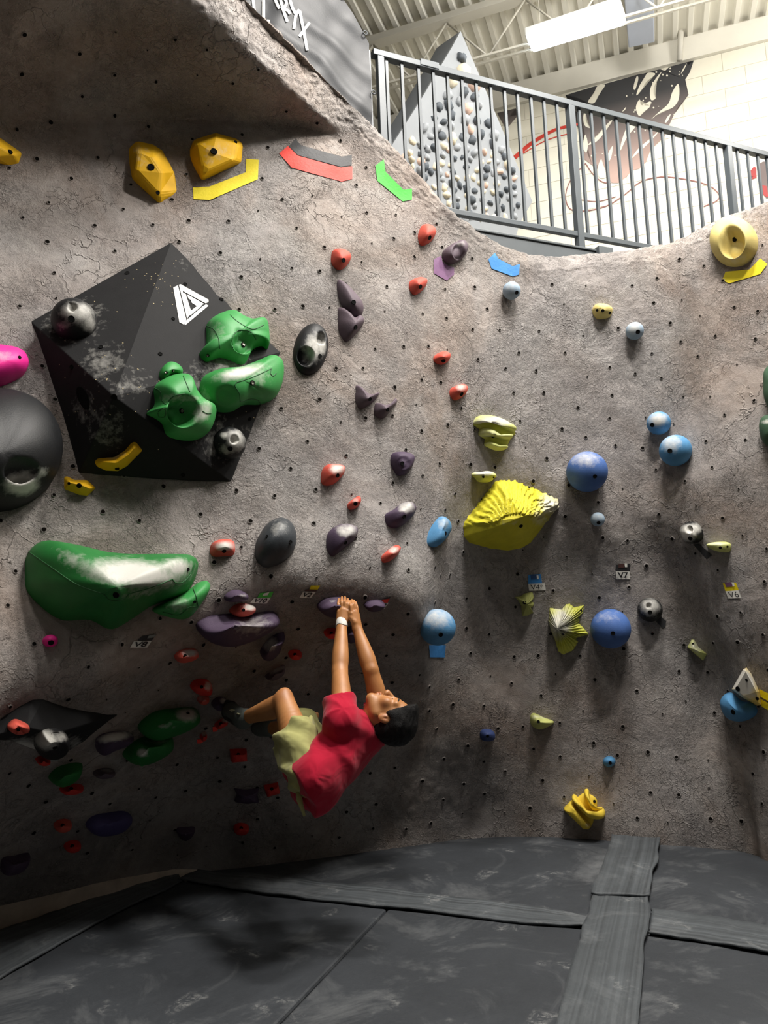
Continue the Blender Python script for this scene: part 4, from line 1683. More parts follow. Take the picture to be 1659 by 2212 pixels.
ball('smallest silvery ball below the large blue ball', 1291, 1122, 15, SILV, 0.75, [(1293, 1129, 3.5)], (), [(1290, 1117, 14, 10, 0.4)], None, GB)
hold('small navy rounded block hold low on the right wall', [(1037, 1582), (1042, 1576), (1060, 1576), (1067, 1582), (1066, 1596), (1053, 1600), (1039, 1597)], 0.06, NAVY, (1052, 1586), 2.4, bolts=[(1053, 1590, 3)], group='blue climbing holds', K=40, M=12)
hold('small bright blue oval hold above the yellow fin hold', ell(1316, 1645, 14, 12), 0.055, BLUEL, (1316, 1643), 2.1, bolts=[(1318, 1648, 3)], group='blue climbing holds', K=40, M=12)
hold('blue scooped hold partly behind the pale yellow triangle', [(1563, 1508), (1572, 1496), (1581, 1496), (1600, 1512), (1630, 1522), (1636, 1538), (1626, 1550), (1604, 1558), (1581, 1551), (1567, 1532)], 0.11, BLUEL, (1596, 1535), 2.2, pockets=[(1594, 1516, 14, 0.05, 9)], bolts=[(1584, 1538, 4.5)], group='blue climbing holds', M=22)

# --- yellows
hold('pale yellow doughnut hold at the right top of the wall', ell(1587, 525, 51, 52, 0), 0.15, YELP, (1582, 520), 2.2, pockets=[(1580, 522, 27, 0.11, 33)], bolts=[(1587, 517, 4)], chalk=[(1600, 560, 30, 14, 0.3)], group=GY, K=72, M=30)
facet('yellow angular hold at the upper left frame edge', [(-40, 300), (0, 296), (49, 330), (41, 353), (20, 357), (-40, 345)], [(-10, 312, 0.09), (30, 334, 0.06), (-10, 338, 0.07)], [(0, 1, 6), (1, 2, 7, 6), (2, 3, 7), (3, 4, 8, 7), (4, 5, 8), (5, 0, 6, 8), (6, 7, 8)], YEL, [(22, 328, 4)], group=GY)
facet('yellow angular hold, left of the two big ones under the roof', [(278, 318), (295, 302), (331, 310), (352, 323), (378, 372), (385, 415), (345, 441), (285, 386), (279, 350)], [(300, 330, 0.075), (330, 342, 0.088), (350, 374, 0.09), (342, 420, 0.065), (294, 368, 0.085)],
      [(0, 1, 9), (1, 2, 10, 9), (2, 3, 10), (3, 4, 11, 10), (4, 5, 12, 11), (5, 6, 12), (6, 7, 13, 12), (7, 8, 13), (8, 0, 9, 13), (9, 10, 11, 13), (13, 11, 12)], YEL, [(326, 361, 6), (341, 416, 3.5)], chalk=[(300, 330, 22, 25, 0.25)], group=GY, bev=0.014)
facet('yellow angular hold with a dark bolt hole, above the yellow tape', [(408, 322), (418, 300), (466, 285), (510, 297), (527, 309), (522, 351), (436, 391), (412, 346)], [(426, 312, 0.07), (466, 298, 0.08), (512, 312, 0.06), (506, 346, 0.08), (438, 376, 0.08), (460, 330, 0.105)],
      [(0, 1, 8), (1, 2, 9, 8), (2, 3, 10, 9), (3, 4, 10), (4, 5, 11, 10), (5, 6, 12, 11), (6, 7, 12), (7, 0, 8, 12), (8, 9, 13), (9, 10, 13), (10, 11, 13), (11, 12, 13), (12, 8, 13)], YEL, [(462, 327, 6), (509, 307, 3)], chalk=[(470, 325, 18, 14, 0.4)], group=GY, bev=0.016)
facet('bent yellow blade hold on the bottom of the pyramid volume', [(203, 998), (211, 990), (247, 988), (270, 973), (284, 956), (293, 954), (309, 974), (274, 1009), (255, 1019), (228, 1018), (208, 1009)], [(222, 998, 0.05), (252, 1000, 0.07), (278, 982, 0.07), (292, 966, 0.05)],
      [(0, 1, 11), (1, 2, 12, 11), (2, 3, 13, 12), (3, 4, 14, 13), (4, 5, 14), (5, 6, 14), (6, 7, 13, 14), (7, 8, 12, 13), (8, 9, 12), (9, 10, 11, 12), (10, 0, 11)], YEL, [(253, 1012, 4)], on=PB, group=GY, chalk=[(250, 990, 30, 8, 0.35)])
facet('small yellow angular hold below the left corner of the pyramid volume', [(138, 1030), (144, 1027), (162, 1036), (189, 1036), (208, 1053), (189, 1072), (170, 1069), (138, 1057)], [(150, 1042, 0.05), (176, 1048, 0.06), (192, 1054, 0.05)],
      [(0, 1, 8), (1, 2, 8), (2, 3, 9, 8), (3, 4, 10, 9), (4, 5, 10), (5, 6, 9, 10), (6, 7, 8, 9), (7, 0, 8)], YEL, [(171, 1049, 4.5), (149, 1044, 2.5)], group=GY)
hold('small pale yellow knobbly hold above the small grey-blue ball', [(1279, 672), (1284, 660), (1302, 658), (1322, 668), (1319, 683), (1306, 689), (1288, 688)], 0.08, YELP, (1300, 668), 2.2, bolts=[(1302, 671, 3), (1290, 670, 2.5), (1317, 676, 2.5)], group=GY, rough=0.008)

# fin hold: back plate and three curved fins
fp, fv, ff, fn = hold('yellow hold of three curved fins low on the right wall', [(1230, 1732), (1247, 1722), (1262, 1712), (1276, 1716), (1289, 1726), (1290, 1742), (1284, 1765), (1278, 1783), (1262, 1786), (1240, 1765)], 0.03, YELF, None, 3.0, group=GY, name='climbing_hold', K=44, M=10)
FB = bvh(fv, ff)
hold(None, [(1218, 1744), (1232, 1731), (1238, 1733), (1258, 1757), (1278, 1783), (1273, 1788), (1262, 1787), (1240, 1765)], 0.10, YELF, (1250, 1757), 3.6, False, on=None, parent=fp, name='fin', K=48, M=10, chalk=[(1270, 1782, 8, 6, 0.4)])
hold(None, [(1236, 1718), (1240, 1715), (1252, 1726), (1273, 1746), (1284, 1749), (1303, 1746), (1308, 1757), (1305, 1763), (1284, 1764), (1271, 1758), (1251, 1739)], 0.12, YELF, (1268, 1750), 3.4, on=None, parent=fp, name='fin', K=48, M=10)
hold(None, [(1263, 1705), (1270, 1704), (1276, 1726), (1288, 1743), (1302, 1744), (1300, 1750), (1284, 1750), (1271, 1730)], 0.10, YELF, (1276, 1732), 2.4, on=None, parent=fp, name='fin', K=48, M=10)
add_bolts(fp, fv, ff, [(1265, 1757, 3), (1284, 1731, 2.5)], fn)

# boulder: sculpted upper face, smooth belly
bo_px = [(1070, 1038), (1090, 1035), (1116, 1037), (1121, 1041), (1168, 1059), (1207, 1079), (1213, 1086), (1182, 1130), (1165, 1154), (1149, 1175), (1129, 1187), (1098, 1193), (1058, 1188), (1011, 1175), (1000, 1161), (1000, 1132), (1011, 1115), (1034, 1084), (1058, 1054)]
R0, bn0 = rim_points(corner_poly(bo_px, 170), None, 0.02)
bc = R0.mean(0)
Kb = len(R0)
Ab = on_plane(1122, 1118, bc + bn0 * 0.30, bn0)
ang = np.array([math.atan2(-(y - 1112), x - 1110) for x, y in corner_poly(bo_px, 170)])
V, ch = [], []
Mb = 44
bpx = corner_poly(bo_px, 170)
# crest line between rough top and smooth belly (pixel y by x)
for j in range(Mb):
    t = j / (Mb - 1)
    g = 1 - (1 - t) ** 1.5
    for k in range(Kb):
        V.append(R0[k] * (1 - t) + (Ab - bn0 * 0.30) * t + bn0 * 0.30 * g)
V = np.array(V)
q = proj(V)
crest = np.interp(q[:, 0], [1000, 1040, 1065, 1090, 1122, 1150, 1170, 1215], [1142, 1134, 1134, 1117, 1110, 1122, 1128, 1128])
up = np.clip((crest - q[:, 1]) / 5.0, 0, 1)
kk = np.tile(np.arange(Kb), Mb)
tt = np.repeat(np.linspace(0, 1, Mb), Kb)
aa = np.arctan2(q[:, 1] - 1150, q[:, 0] - 1115)
rid = np.abs(np.sin(aa * 21 + 3.0 * vnoise(V * 9.0, 2))) * -1.0 + np.abs(np.sin(aa * 43 + 2.5 * vnoise(V * 12.0, 7))) * -0.6 + 0.5 * fbm(V * 22.0, 3, 12)
V = V + bn0 * (up * 0.024 * rid)[:, None] + bn0 * (up * 0.035)[:, None] + bn0 * ((1 - up) * 0.006 * fbm(V * 5.0, 2, 3))[:, None]
Fc = []
for j in range(Mb - 1):
    for k in range(Kb):
        l = (k + 1) % Kb
        Fc.append((j * Kb + k, j * Kb + l, (j + 1) * Kb + l, (j + 1) * Kb + k))
f0 = Fc[Kb * 8 + 3]
if np.dot(np.cross(V[f0[1]] - V[f0[0]], V[f0[2]] - V[f0[0]]), V[f0[0]] - (bc - bn0 * 0.3)) < 0:
    Fc = [f[::-1] for f in Fc]
bo = mesh_obj('climbing_hold', V, Fc, ROCK, None, smooth=True, loc=bc)
set_chalk(bo, V, [(1192, 1092, 34, 30, 0.75, 40), (1168, 1118, 24, 22, 0.4), (1090, 1128, 40, 8, 0.2)])
tag(bo, 'big yellow boulder hold with a wrinkled top and smooth belly', 'climbing hold', GL)
add_bolts(bo, V, Fc, [(1125, 1136, 4), (1142, 1053, 2.5), (1187, 1070, 2.5)], bn0)

# lime holds
lp, lv, lf, ln = hold('layered lime hold of three chalky ledges above the yellow boulder', [(1022, 918), (1029, 900), (1043, 899), (1068, 904), (1090, 913), (1112, 930), (1113, 938), (1104, 946), (1094, 966), (1080, 973), (1065, 971), (1046, 961), (1047, 949), (1033, 939), (1035, 927)], 0.035, LIME, None, 3.0, False, group=GL)
for pxs, hh, c in (([(1022, 916), (1029, 901), (1043, 899), (1068, 904), (1090, 913), (1112, 930), (1106, 936), (1090, 933), (1068, 919), (1046, 911), (1031, 918)], 0.10, 0.85),
                   ([(1033, 935), (1036, 928), (1050, 928), (1065, 938), (1080, 947), (1096, 946), (1104, 943), (1102, 949), (1080, 953), (1061, 948), (1036, 942)], 0.09, 0.3),
                   ([(1045, 960), (1049, 956), (1058, 957), (1074, 965), (1094, 966), (1093, 970), (1077, 974), (1061, 970)], 0.07, 0.1)):
    xs, ys = np.mean(pxs, 0)
    hold(None, pxs, hh, LIMEP, (xs, ys), 2.6, parent=lp, name='ledge', K=48, M=10, chalk=[(xs, ys - 4, 50, 14, c)], rough=0.006)
add_bolts(lp, lv, lf, [(1065, 943, 3.5), (1031, 912, 2), (1104, 930, 2)], ln)
hold('small chalky lime ledge touching the top of the yellow boulder', [(1018, 1026), (1022, 1021), (1036, 1020), (1051, 1017), (1065, 1021), (1071, 1029), (1066, 1033), (1057, 1041), (1032, 1040), (1025, 1032)], 0.07, LIMEP, (1044, 1024), 2.2, bolts=[(1044, 1030, 2.5), (1066, 1031, 2)], chalk=[(1044, 1021, 28, 8, 0.95)], group=GL, rough=0.006)
hold('bat-shaped olive hold below the V4 label', [(1111, 1289), (1122, 1288), (1136, 1280), (1152, 1278), (1155, 1291), (1148, 1298), (1155, 1302), (1154, 1309), (1148, 1313), (1153, 1325), (1141, 1331), (1128, 1333), (1127, 1322), (1126, 1309), (1119, 1297)], 0.09, OLIVE, (1136, 1304), 1.3, False, bolts=[(1133, 1302, 3.5)], group=GL, ridge=(11, 0.006))
hold('fan-shaped lime hold with many pleats left of the deep blue ball', [(1186, 1317), (1188, 1312), (1213, 1316), (1224, 1304), (1232, 1303), (1241, 1311), (1263, 1306), (1261, 1322), (1250, 1333), (1254, 1338), (1250, 1345), (1261, 1355), (1274, 1371), (1254, 1376), (1245, 1380), (1250, 1387), (1239, 1406), (1217, 1416), (1206, 1408), (1198, 1380), (1190, 1363), (1184, 1341)], 0.13, LIME, (1203, 1358), 1.35, False,
     bolts=[(1215, 1369, 3.5), (1255, 1319, 2)], group=GL, ridge=(42, 0.012), K=300, M=26, chalk=[(1210, 1345, 34, 42, 0.95, 20)])
hold('thin pale lime ledge right of the white-chalked knob', [(1528, 1177), (1535, 1173), (1570, 1171), (1579, 1176), (1577, 1191), (1555, 1192), (1535, 1184)], 0.07, LIMEP, (1555, 1179), 2.4, bolts=[(1556, 1183, 2.5), (1571, 1181, 2)], chalk=[(1550, 1175, 26, 5, 0.6)], group=GL)
hold('pale lime tooth-shaped hold above the yellow triangle', [(1484, 1398), (1493, 1381), (1499, 1381), (1509, 1398), (1528, 1413), (1519, 1428), (1504, 1415)], 0.08, LIMEP, (1502, 1402), 1.5, False, bolts=[(1497, 1391, 2)], chalk=[(1504, 1396, 20, 14, 0.6, 40)], group=GL)
hold('lime half-moon hold low on the right wall', [(1145, 1547), (1150, 1540), (1176, 1550), (1198, 1560), (1183, 1571), (1165, 1576), (1148, 1567)], 0.08, OLIVE, (1164, 1559), 1.6, bolts=[(1163, 1559, 3)], chalk=[(1164, 1548, 22, 6, 0.3)], group=GL)
facet('pale yellow and white triangular plate hold over the blue scooped hold', [(1580, 1489), (1604, 1447), (1612, 1442), (1623, 1456), (1640, 1494), (1644, 1523), (1636, 1525), (1604, 1508)], [(1588, 1489, 0.13), (1611, 1450, 0.12), (1634, 1494, 0.13), (1638, 1518, 0.12), (1606, 1503, 0.13)],
      [(0, 1, 9, 8), (1, 2, 9), (2, 3, 9), (3, 4, 10, 9), (4, 5, 11, 10), (5, 6, 11), (6, 7, 12, 11), (7, 0, 8, 12), (8, 9, 10, 12), (10, 11, 12)], holdmat('hold_pale_yellow_plate', srgb(226, 196, 96)), [(1594, 1488, 4.5), (1613, 1469, 2.5), (1636, 1509, 3)], group=GY, bev=0.012, cuts=6, chalk=[(1604, 1474, 34, 40, 1.3, -30), (1620, 1500, 22, 14, 0.6)])

# --- green sculpted holds on the pyramid
ga = hold('green bone-shaped hold, uppermost on the pyramid volume, with a round dish', [(430, 764), (443, 751), (446, 725), (446, 701), (464, 687), (497, 679), (517, 691), (540, 700), (571, 698), (579, 726), (577, 755), (566, 748), (548, 754), (525, 788), (497, 779), (476, 773), (443, 781)], 0.12, GREEN, (512, 727), 2.8, True,
     pockets=[(527, 738, 24, 0.05)], bolts=[(525, 745, 5, 1), (449, 768, 3, 1)], chalk=[(470, 715, 20, 26, 0.2)], on=PB, group=GG, K=90, M=26, sink=0.03)
gb = hold('green fat bean hold with chalk-white top on the right of the pyramid volume', [(431, 835), (439, 814), (464, 800), (515, 794), (556, 779), (587, 768), (605, 779), (607, 824), (590, 862), (562, 874), (525, 876), (499, 890), (464, 888), (439, 867)], 0.15, GREEN, (520, 826), 2.4,
     pockets=[(490, 855, 22, 0.02)], bolts=[(545, 827, 5, 1)], chalk=[(520, 805, 62, 16, 0.85, -14), (440, 860, 16, 24, 0.35), (560, 815, 30, 24, 0.3)], on=PB, group=GG, K=80, M=26, sink=0.03)
gc, gv, gf, gn = hold('green fish-shaped hold with a deep round cup on the pyramid volume', [(316, 894), (333, 876), (333, 837), (349, 820), (374, 810), (396, 811), (411, 845), (427, 865), (456, 884), (455, 913), (439, 943), (415, 952), (361, 941), (349, 915), (331, 902)], 0.15, GREEN, (394, 880), 2.7, True,
     pockets=[(397, 888, 33, 0.08)], bolts=[(392, 888, 5, 1)], chalk=[(438, 890, 18, 30, 0.7, 30), (370, 860, 30, 10, 0.3), (398, 860, 40, 8, 0.4)], on=PB, group=GG, K=90, M=28, sink=0.03)
hold(None, [(344, 815), (346, 800), (363, 785), (382, 789), (395, 803), (392, 811), (372, 812), (352, 822)], 0.05, GREEN, (368, 801), 2.4, bolts=[(359, 805, 3, 1), (374, 800, 3, 1)], on=PB, parent=gc, name='tail_piece', K=40, M=10)

# --- the whale
wh = hold('huge green wedge hold with chalk-white upper side, under the pyramid volume', [(52, 1241), (55, 1202), (68, 1181), (87, 1169), (113, 1171), (170, 1182), (221, 1194), (273, 1199), (377, 1199), (416, 1202), (429, 1212), (424, 1248), (403, 1280), (325, 1311), (286, 1337), (240, 1360), (195, 1340), (131, 1339), (79, 1303), (55, 1272)], 0.30, GREEND, (250, 1272), 1.7,
     bolts=[(251, 1285, 6), (406, 1230, 3.5)], chalk=[(290, 1238, 120, 34, 1.05, 4), (380, 1225, 40, 22, 0.9), (170, 1215, 60, 20, 0.35, 25), (330, 1270, 80, 16, 0.3, -15)], group=GG, K=90, M=30, sink=0.03)
fl2 = hold('small bright green flipper hold against the huge green wedge', [(328, 1318), (351, 1302), (390, 1284), (413, 1270), (429, 1258), (447, 1254), (454, 1264), (429, 1311), (403, 1337), (362, 1333)], 0.09, GREEN, (408, 1298), 2.0, bolts=[(420, 1300, 3)], chalk=[(385, 1305, 24, 18, 0.35)], group=GG)

GSEAM = simple('green_moulded_line', srgb(34, 92, 46), 0.6, bump=0)
for o_, lines in ((ga, [[(445, 703), (462, 712), (472, 730), (475, 753)], [(475, 753), (496, 750)], [(497, 680), (515, 696), (545, 711), (570, 702)], [(503, 752), (502, 730), (515, 714), (540, 716), (553, 733)]]),
                  (gb, [[(511, 826), (545, 815), (587, 796)], [(511, 826), (508, 834), (517, 850), (519, 868)], [(519, 868), (540, 862), (556, 864), (563, 872)], [(587, 796), (584, 806), (590, 812), (597, 806)]]),
                  ((gc, gv, gf, gn), [[(334, 838), (346, 846), (351, 866), (358, 874)], [(358, 874), (375, 856), (400, 850)], [(342, 890), (352, 882), (358, 888), (356, 900), (344, 900), (341, 892)], [(396, 812), (404, 832), (410, 846)], [(437, 888), (446, 893), (456, 893)]]),
                  (wh, [[(62, 1192), (110, 1225), (165, 1262), (225, 1284)], [(278, 1283), (330, 1268), (372, 1251)], [(372, 1251), (380, 1259), (396, 1257), (412, 1240), (416, 1224)], [(225, 1284), (236, 1295), (252, 1297), (270, 1292), (278, 1283)]]),
                  (fl2, [[(418, 1272), (424, 1290), (428, 1310)], [(352, 1322), (386, 1328), (408, 1312), (428, 1312)]])):
    for ln in lines:
        seam(o_[0], o_[1], o_[2], ln, 0.0026, GSEAM)

# pale screw-hole specks and a dark oval for a hollow's shade on the pyramid volume
rsp = random.Random(9)
V, Fc = [], []
for k in range(90):
    x, y = rsp.choice([(rsp.gauss(250, 55), rsp.gauss(820, 50)), (rsp.uniform(110, 560), rsp.uniform(560, 1020)), (rsp.gauss(345, 30), rsp.gauss(610, 40))])
    loc, n, i, d = PB.ray_cast(Vector(CAM), Vector(unit(ray(x, y))))
    if loc is None:
        continue
    n = np.array(n)
    n = n if np.dot(n, CAM - np.array(loc)) > 0 else -n
    s1 = unit(np.cross(n, (0.2, 0.1, 0.9)))
    s2 = np.cross(n, s1)
    r = rsp.uniform(0.0018, 0.0042)
    k0 = len(V)
    for q in range(6):
        V.append(np.array(loc) + n * 0.0012 + r * (s1 * math.cos(q * 1.047) + s2 * math.sin(q * 1.047) * 0.7))
    Fc.append(tuple(range(k0, k0 + 6)))
sp = mesh_obj('screw_marks', V, Fc, simple('bare_wood_speck', srgb(196, 180, 140), 0.8, bump=0), PENT, loc=np.mean(V, 0))
sp['kind'] = 'stuff'
decal('hollow', ell(180, 860, 11, 27, -22), BOLT_D, PENT, 0.002, PB, 6.0)  # flat black sheet, shade of a hole painted on

# --- pinks
hold('hot pink rounded hold at the left frame edge above the giant black dome', [(-60, 756), (-20, 751), (10, 754), (34, 759), (52, 770), (60, 792), (50, 811), (20, 828), (-20, 840), (-60, 842)], 0.12, PINK, (8, 782), 2.2, bolts=[(42, 772, 3)], chalk=[(5, 768, 26, 14, 0.3)], group='pink climbing holds')
hold('small hot pink knob below the huge green wedge', ell(108, 1385, 17, 13), 0.05, PINK, (108, 1383), 2.2, bolts=[(110, 1388, 5)], group='pink climbing holds', K=36, M=12)
hold('dark green rounded hold cut off by the right frame edge', [(1644, 925), (1650, 905), (1662, 898), (1690, 900), (1700, 940), (1680, 965), (1655, 962)], 0.10, GREENX, (1672, 925), 2.3, chalk=[(1655, 912, 12, 6, 0.6)], group=GG)
hold('dark green hold barely showing at the right frame edge', [(1653, 830), (1656, 800), (1675, 785), (1700, 800), (1700, 880), (1670, 890), (1656, 870)], 0.10, GREENX, (1676, 835), 2.2, group=GG)

# --- cave, lower left
hold('orange red hold on the low black volume', [(15, 1567), (31, 1553), (46, 1557), (62, 1567), (64, 1580), (39, 1587), (19, 1576)], 0.08, RED, (40, 1568), 2.2, bolts=[(40, 1576, 3)], on=PB2, group=GR, K=40, M=12)
hold('long purple ledge hold with chalk-white top right of the low black volume', [(206, 1598), (220, 1586), (270, 1579), (287, 1587), (278, 1598), (239, 1614), (212, 1625)], 0.09, PURD, (246, 1596), 2.2, chalk=[(248, 1592, 44, 11, 1.0, -10)], group=GP)
hold('dark green bulging hold with one chalk-white end in the cave', [(297, 1571), (328, 1540), (370, 1531), (424, 1531), (430, 1544), (413, 1560), (370, 1579), (316, 1589)], 0.13, GREEND, (365, 1552), 2.2, chalk=[(404, 1544, 26, 16, 1.0), (360, 1568, 24, 6, 0.4)], bolts=[(406, 1541, 3)], group=GG)
hold('dark green lumpy hold with a chalk spot, lower of the cave pair', [(264, 1630), (282, 1607), (309, 1592), (367, 1584), (372, 1606), (330, 1637), (297, 1646), (274, 1641)], 0.12, GREEND, (318, 1612), 2.1, chalk=[(308, 1626, 14, 10, 1.0), (340, 1602, 26, 8, 0.35)], group=GG)
hold('small bright green tip hold under the lumpy dark green hold', [(294, 1648), (304, 1640), (312, 1645), (300, 1652)], 0.03, GREEN, None, 2.0, group=GG, K=24, M=8)
hold('dark green leaf-shaped hold low in the cave', [(104, 1680), (127, 1656), (178, 1650), (171, 1676), (127, 1696)], 0.09, GREEND, (138, 1672), 1.8, group=GG)
for lab, px, ap, ch, mt in [
    ('red hold with chalky right side near the climber\'s shoe', [(410, 1482), (420, 1469), (447, 1468), (457, 1479), (455, 1497), (424, 1496)], (436, 1480), [(449, 1483, 9, 12, 0.7)], REDD),
    ('small chalky pink hold directly below the red one near the shoe', [(425, 1512), (434, 1500), (449, 1500), (450, 1510), (436, 1518)], (438, 1508), [(437, 1508, 14, 9, 0.5)], RED),
    ('red hold with white end under the small purple hold by the V10 label', [(494, 1320), (510, 1305), (545, 1306), (552, 1312), (545, 1322), (510, 1330)], (528, 1315), [(540, 1312, 18, 10, 0.95)], RED),
    ('red hold with chalky right half between the V8 label and the climber', [(376, 1417), (388, 1405), (424, 1403), (428, 1412), (405, 1425), (380, 1426)], (402, 1413), [(411, 1411, 20, 9, 0.9)], RED),
    ('dark red oval hold left of the climber\'s forearms', ell(637, 1412, 15, 9), (637, 1411), (), REDD),
    ('dark red hold half hidden behind the taped forearm', ell(716, 1366, 17, 10), (716, 1365), (), REDD),
    ('red hold with red tape below the climber\'s shoe, upper', [(463, 1566), (472, 1556), (488, 1551), (492, 1558), (480, 1566), (468, 1571)], (477, 1560), [(486, 1556, 9, 6, 0.8)], REDD),
    ('red hold with red tape below the climber\'s shoe, lower left', [(431, 1592), (438, 1582), (445, 1581), (445, 1590), (436, 1597)], (438, 1588), [(441, 1585, 7, 7, 0.7)], REDD),
    ('dark red square hold left of the climber\'s shorts', [(496, 1618), (532, 1617), (533, 1637), (498, 1640)], (514, 1627), (), REDD),
    ('dark red rectangular hold left of the climber\'s shirt hem', [(569, 1696), (600, 1690), (604, 1707), (575, 1715)], (586, 1701), (), REDD),
    ('dark red oval hold low, below the purple square hold', ell(521, 1787, 17, 10), (521, 1786), (), REDD),
    ('orange red oval hold low left, left of the big purple disc', ell(135, 1781, 20, 12, -10), (135, 1780), (), RED),
    ('red oval hold lowest on the left wall', ell(156, 1826, 19, 11, -10), (156, 1825), (), REDD),
    ('flat red hold under the green leaf-shaped hold', ell(154, 1702, 27, 9, -6), (154, 1701), (), REDD),
    ('dark red hold peeping out below the low black volume', ell(92, 1640, 16, 7), (92, 1639), (), REDD),
]:
    xs, ys = np.mean(px, 0)
    square = 'square' in lab or 'rectang' in lab
    hold(lab, px, 0.06, mt, ap, 3.2 if square else 2.2, not square, chalk=ch, bolts=[(xs, ys + 2, 3.2)] if len(px) != 5 and 'peeping' not in lab else (), group=GR, K=40, M=12)
for lab, px, h, ap, ch, mt in [
    ('small purple rounded hold left of the V10 label', [(484, 1288), (498, 1276), (514, 1274), (534, 1284), (533, 1293), (505, 1298), (486, 1296)], 0.08, (506, 1284), [(525, 1287, 10, 5, 0.3)], PURD),
    ('huge dark purple boulder hold with grey chalk on its right half', [(422, 1350), (443, 1334), (495, 1325), (530, 1329), (562, 1323), (591, 1321), (601, 1331), (579, 1352), (530, 1376), (481, 1386), (438, 1373)], 0.15, (505, 1347), [(545, 1352, 50, 22, 0.34, -20)], PURD),
    ('chalky purple crescent hold below the huge purple boulder', [(561, 1408), (574, 1386), (591, 1372), (614, 1366), (608, 1381), (600, 1402), (579, 1419), (565, 1417)], 0.10, (585, 1392), [(583, 1392, 20, 14, 0.7, -45)], PURD),
    ('thin greyish purple hold above the climber\'s knee', [(572, 1461), (585, 1450), (614, 1437), (614, 1447), (588, 1464)], 0.07, (594, 1452), [(598, 1448, 20, 7, 0.55, -25)], PURP),
    ('dark purple start hold gripped by the climber\'s hands', [(684, 1309), (696, 1295), (722, 1289), (745, 1291), (758, 1302), (754, 1316), (736, 1326), (704, 1326)], 0.10, (722, 1305), [(716, 1298, 10, 5, 0.25)], PURD),
    ('dark purple flat hold right of the climber\'s hands', [(785, 1306), (794, 1298), (822, 1296), (830, 1303), (820, 1313), (794, 1316)], 0.08, (806, 1304), (), PURD),
    ('dark hold in shadow between the climber\'s forearms', [(742, 1362), (756, 1353), (770, 1358), (770, 1376), (756, 1385), (746, 1380)], 0.07, (757, 1367), (), PURD),
    ('dark square purple hold behind the climber\'s thigh', [(578, 1561), (604, 1558), (606, 1586), (580, 1588)], 0.06, (592, 1573), (), PURD),
    ('dark purple notched hold left of the climber\'s shirt hem', [(505, 1702), (532, 1706), (560, 1701), (556, 1716), (560, 1730), (532, 1733), (506, 1729), (511, 1716)], 0.06, (532, 1716), (), PURD),
    ('dark purple bowl-shaped hold low in the centre of the cave', [(380, 1790), (396, 1787), (421, 1787), (414, 1803), (399, 1812), (386, 1805)], 0.06, (400, 1797), (), PURD),
    ('big dark blue purple disc hold low on the left wall', [(184, 1781), (198, 1764), (235, 1755), (272, 1753), (285, 1765), (272, 1786), (235, 1800), (198, 1798)], 0.08, (233, 1775), (), holdmat('hold_indigo', srgb(70, 64, 108))),
    ('dark purple wedge hold in the lower left corner of the wall', [(5, 1854), (30, 1848), (63, 1843), (56, 1866), (34, 1882), (3, 1884)], 0.07, (32, 1863), (), PURD),
    ('dull purple flat hold right of the green leaf-shaped hold', ell(224, 1668, 24, 9, -6), 0.06, (224, 1667), [(232, 1664, 16, 5, 0.3)], PURP),
    ('small white-chalked dark hold beneath the climber\'s toe', [(456, 1518), (470, 1505), (487, 1508), (492, 1520), (476, 1532), (460, 1527)], 0.06, (474, 1517), [(482, 1514, 8, 7, 0.8)], PURD),
]:
    hold(lab, px, h, mt, ap, 2.3 if 'square' not in lab else 3.4, 'square' not in lab and 'notched' not in lab, chalk=ch, group=GP, K=48, M=14)

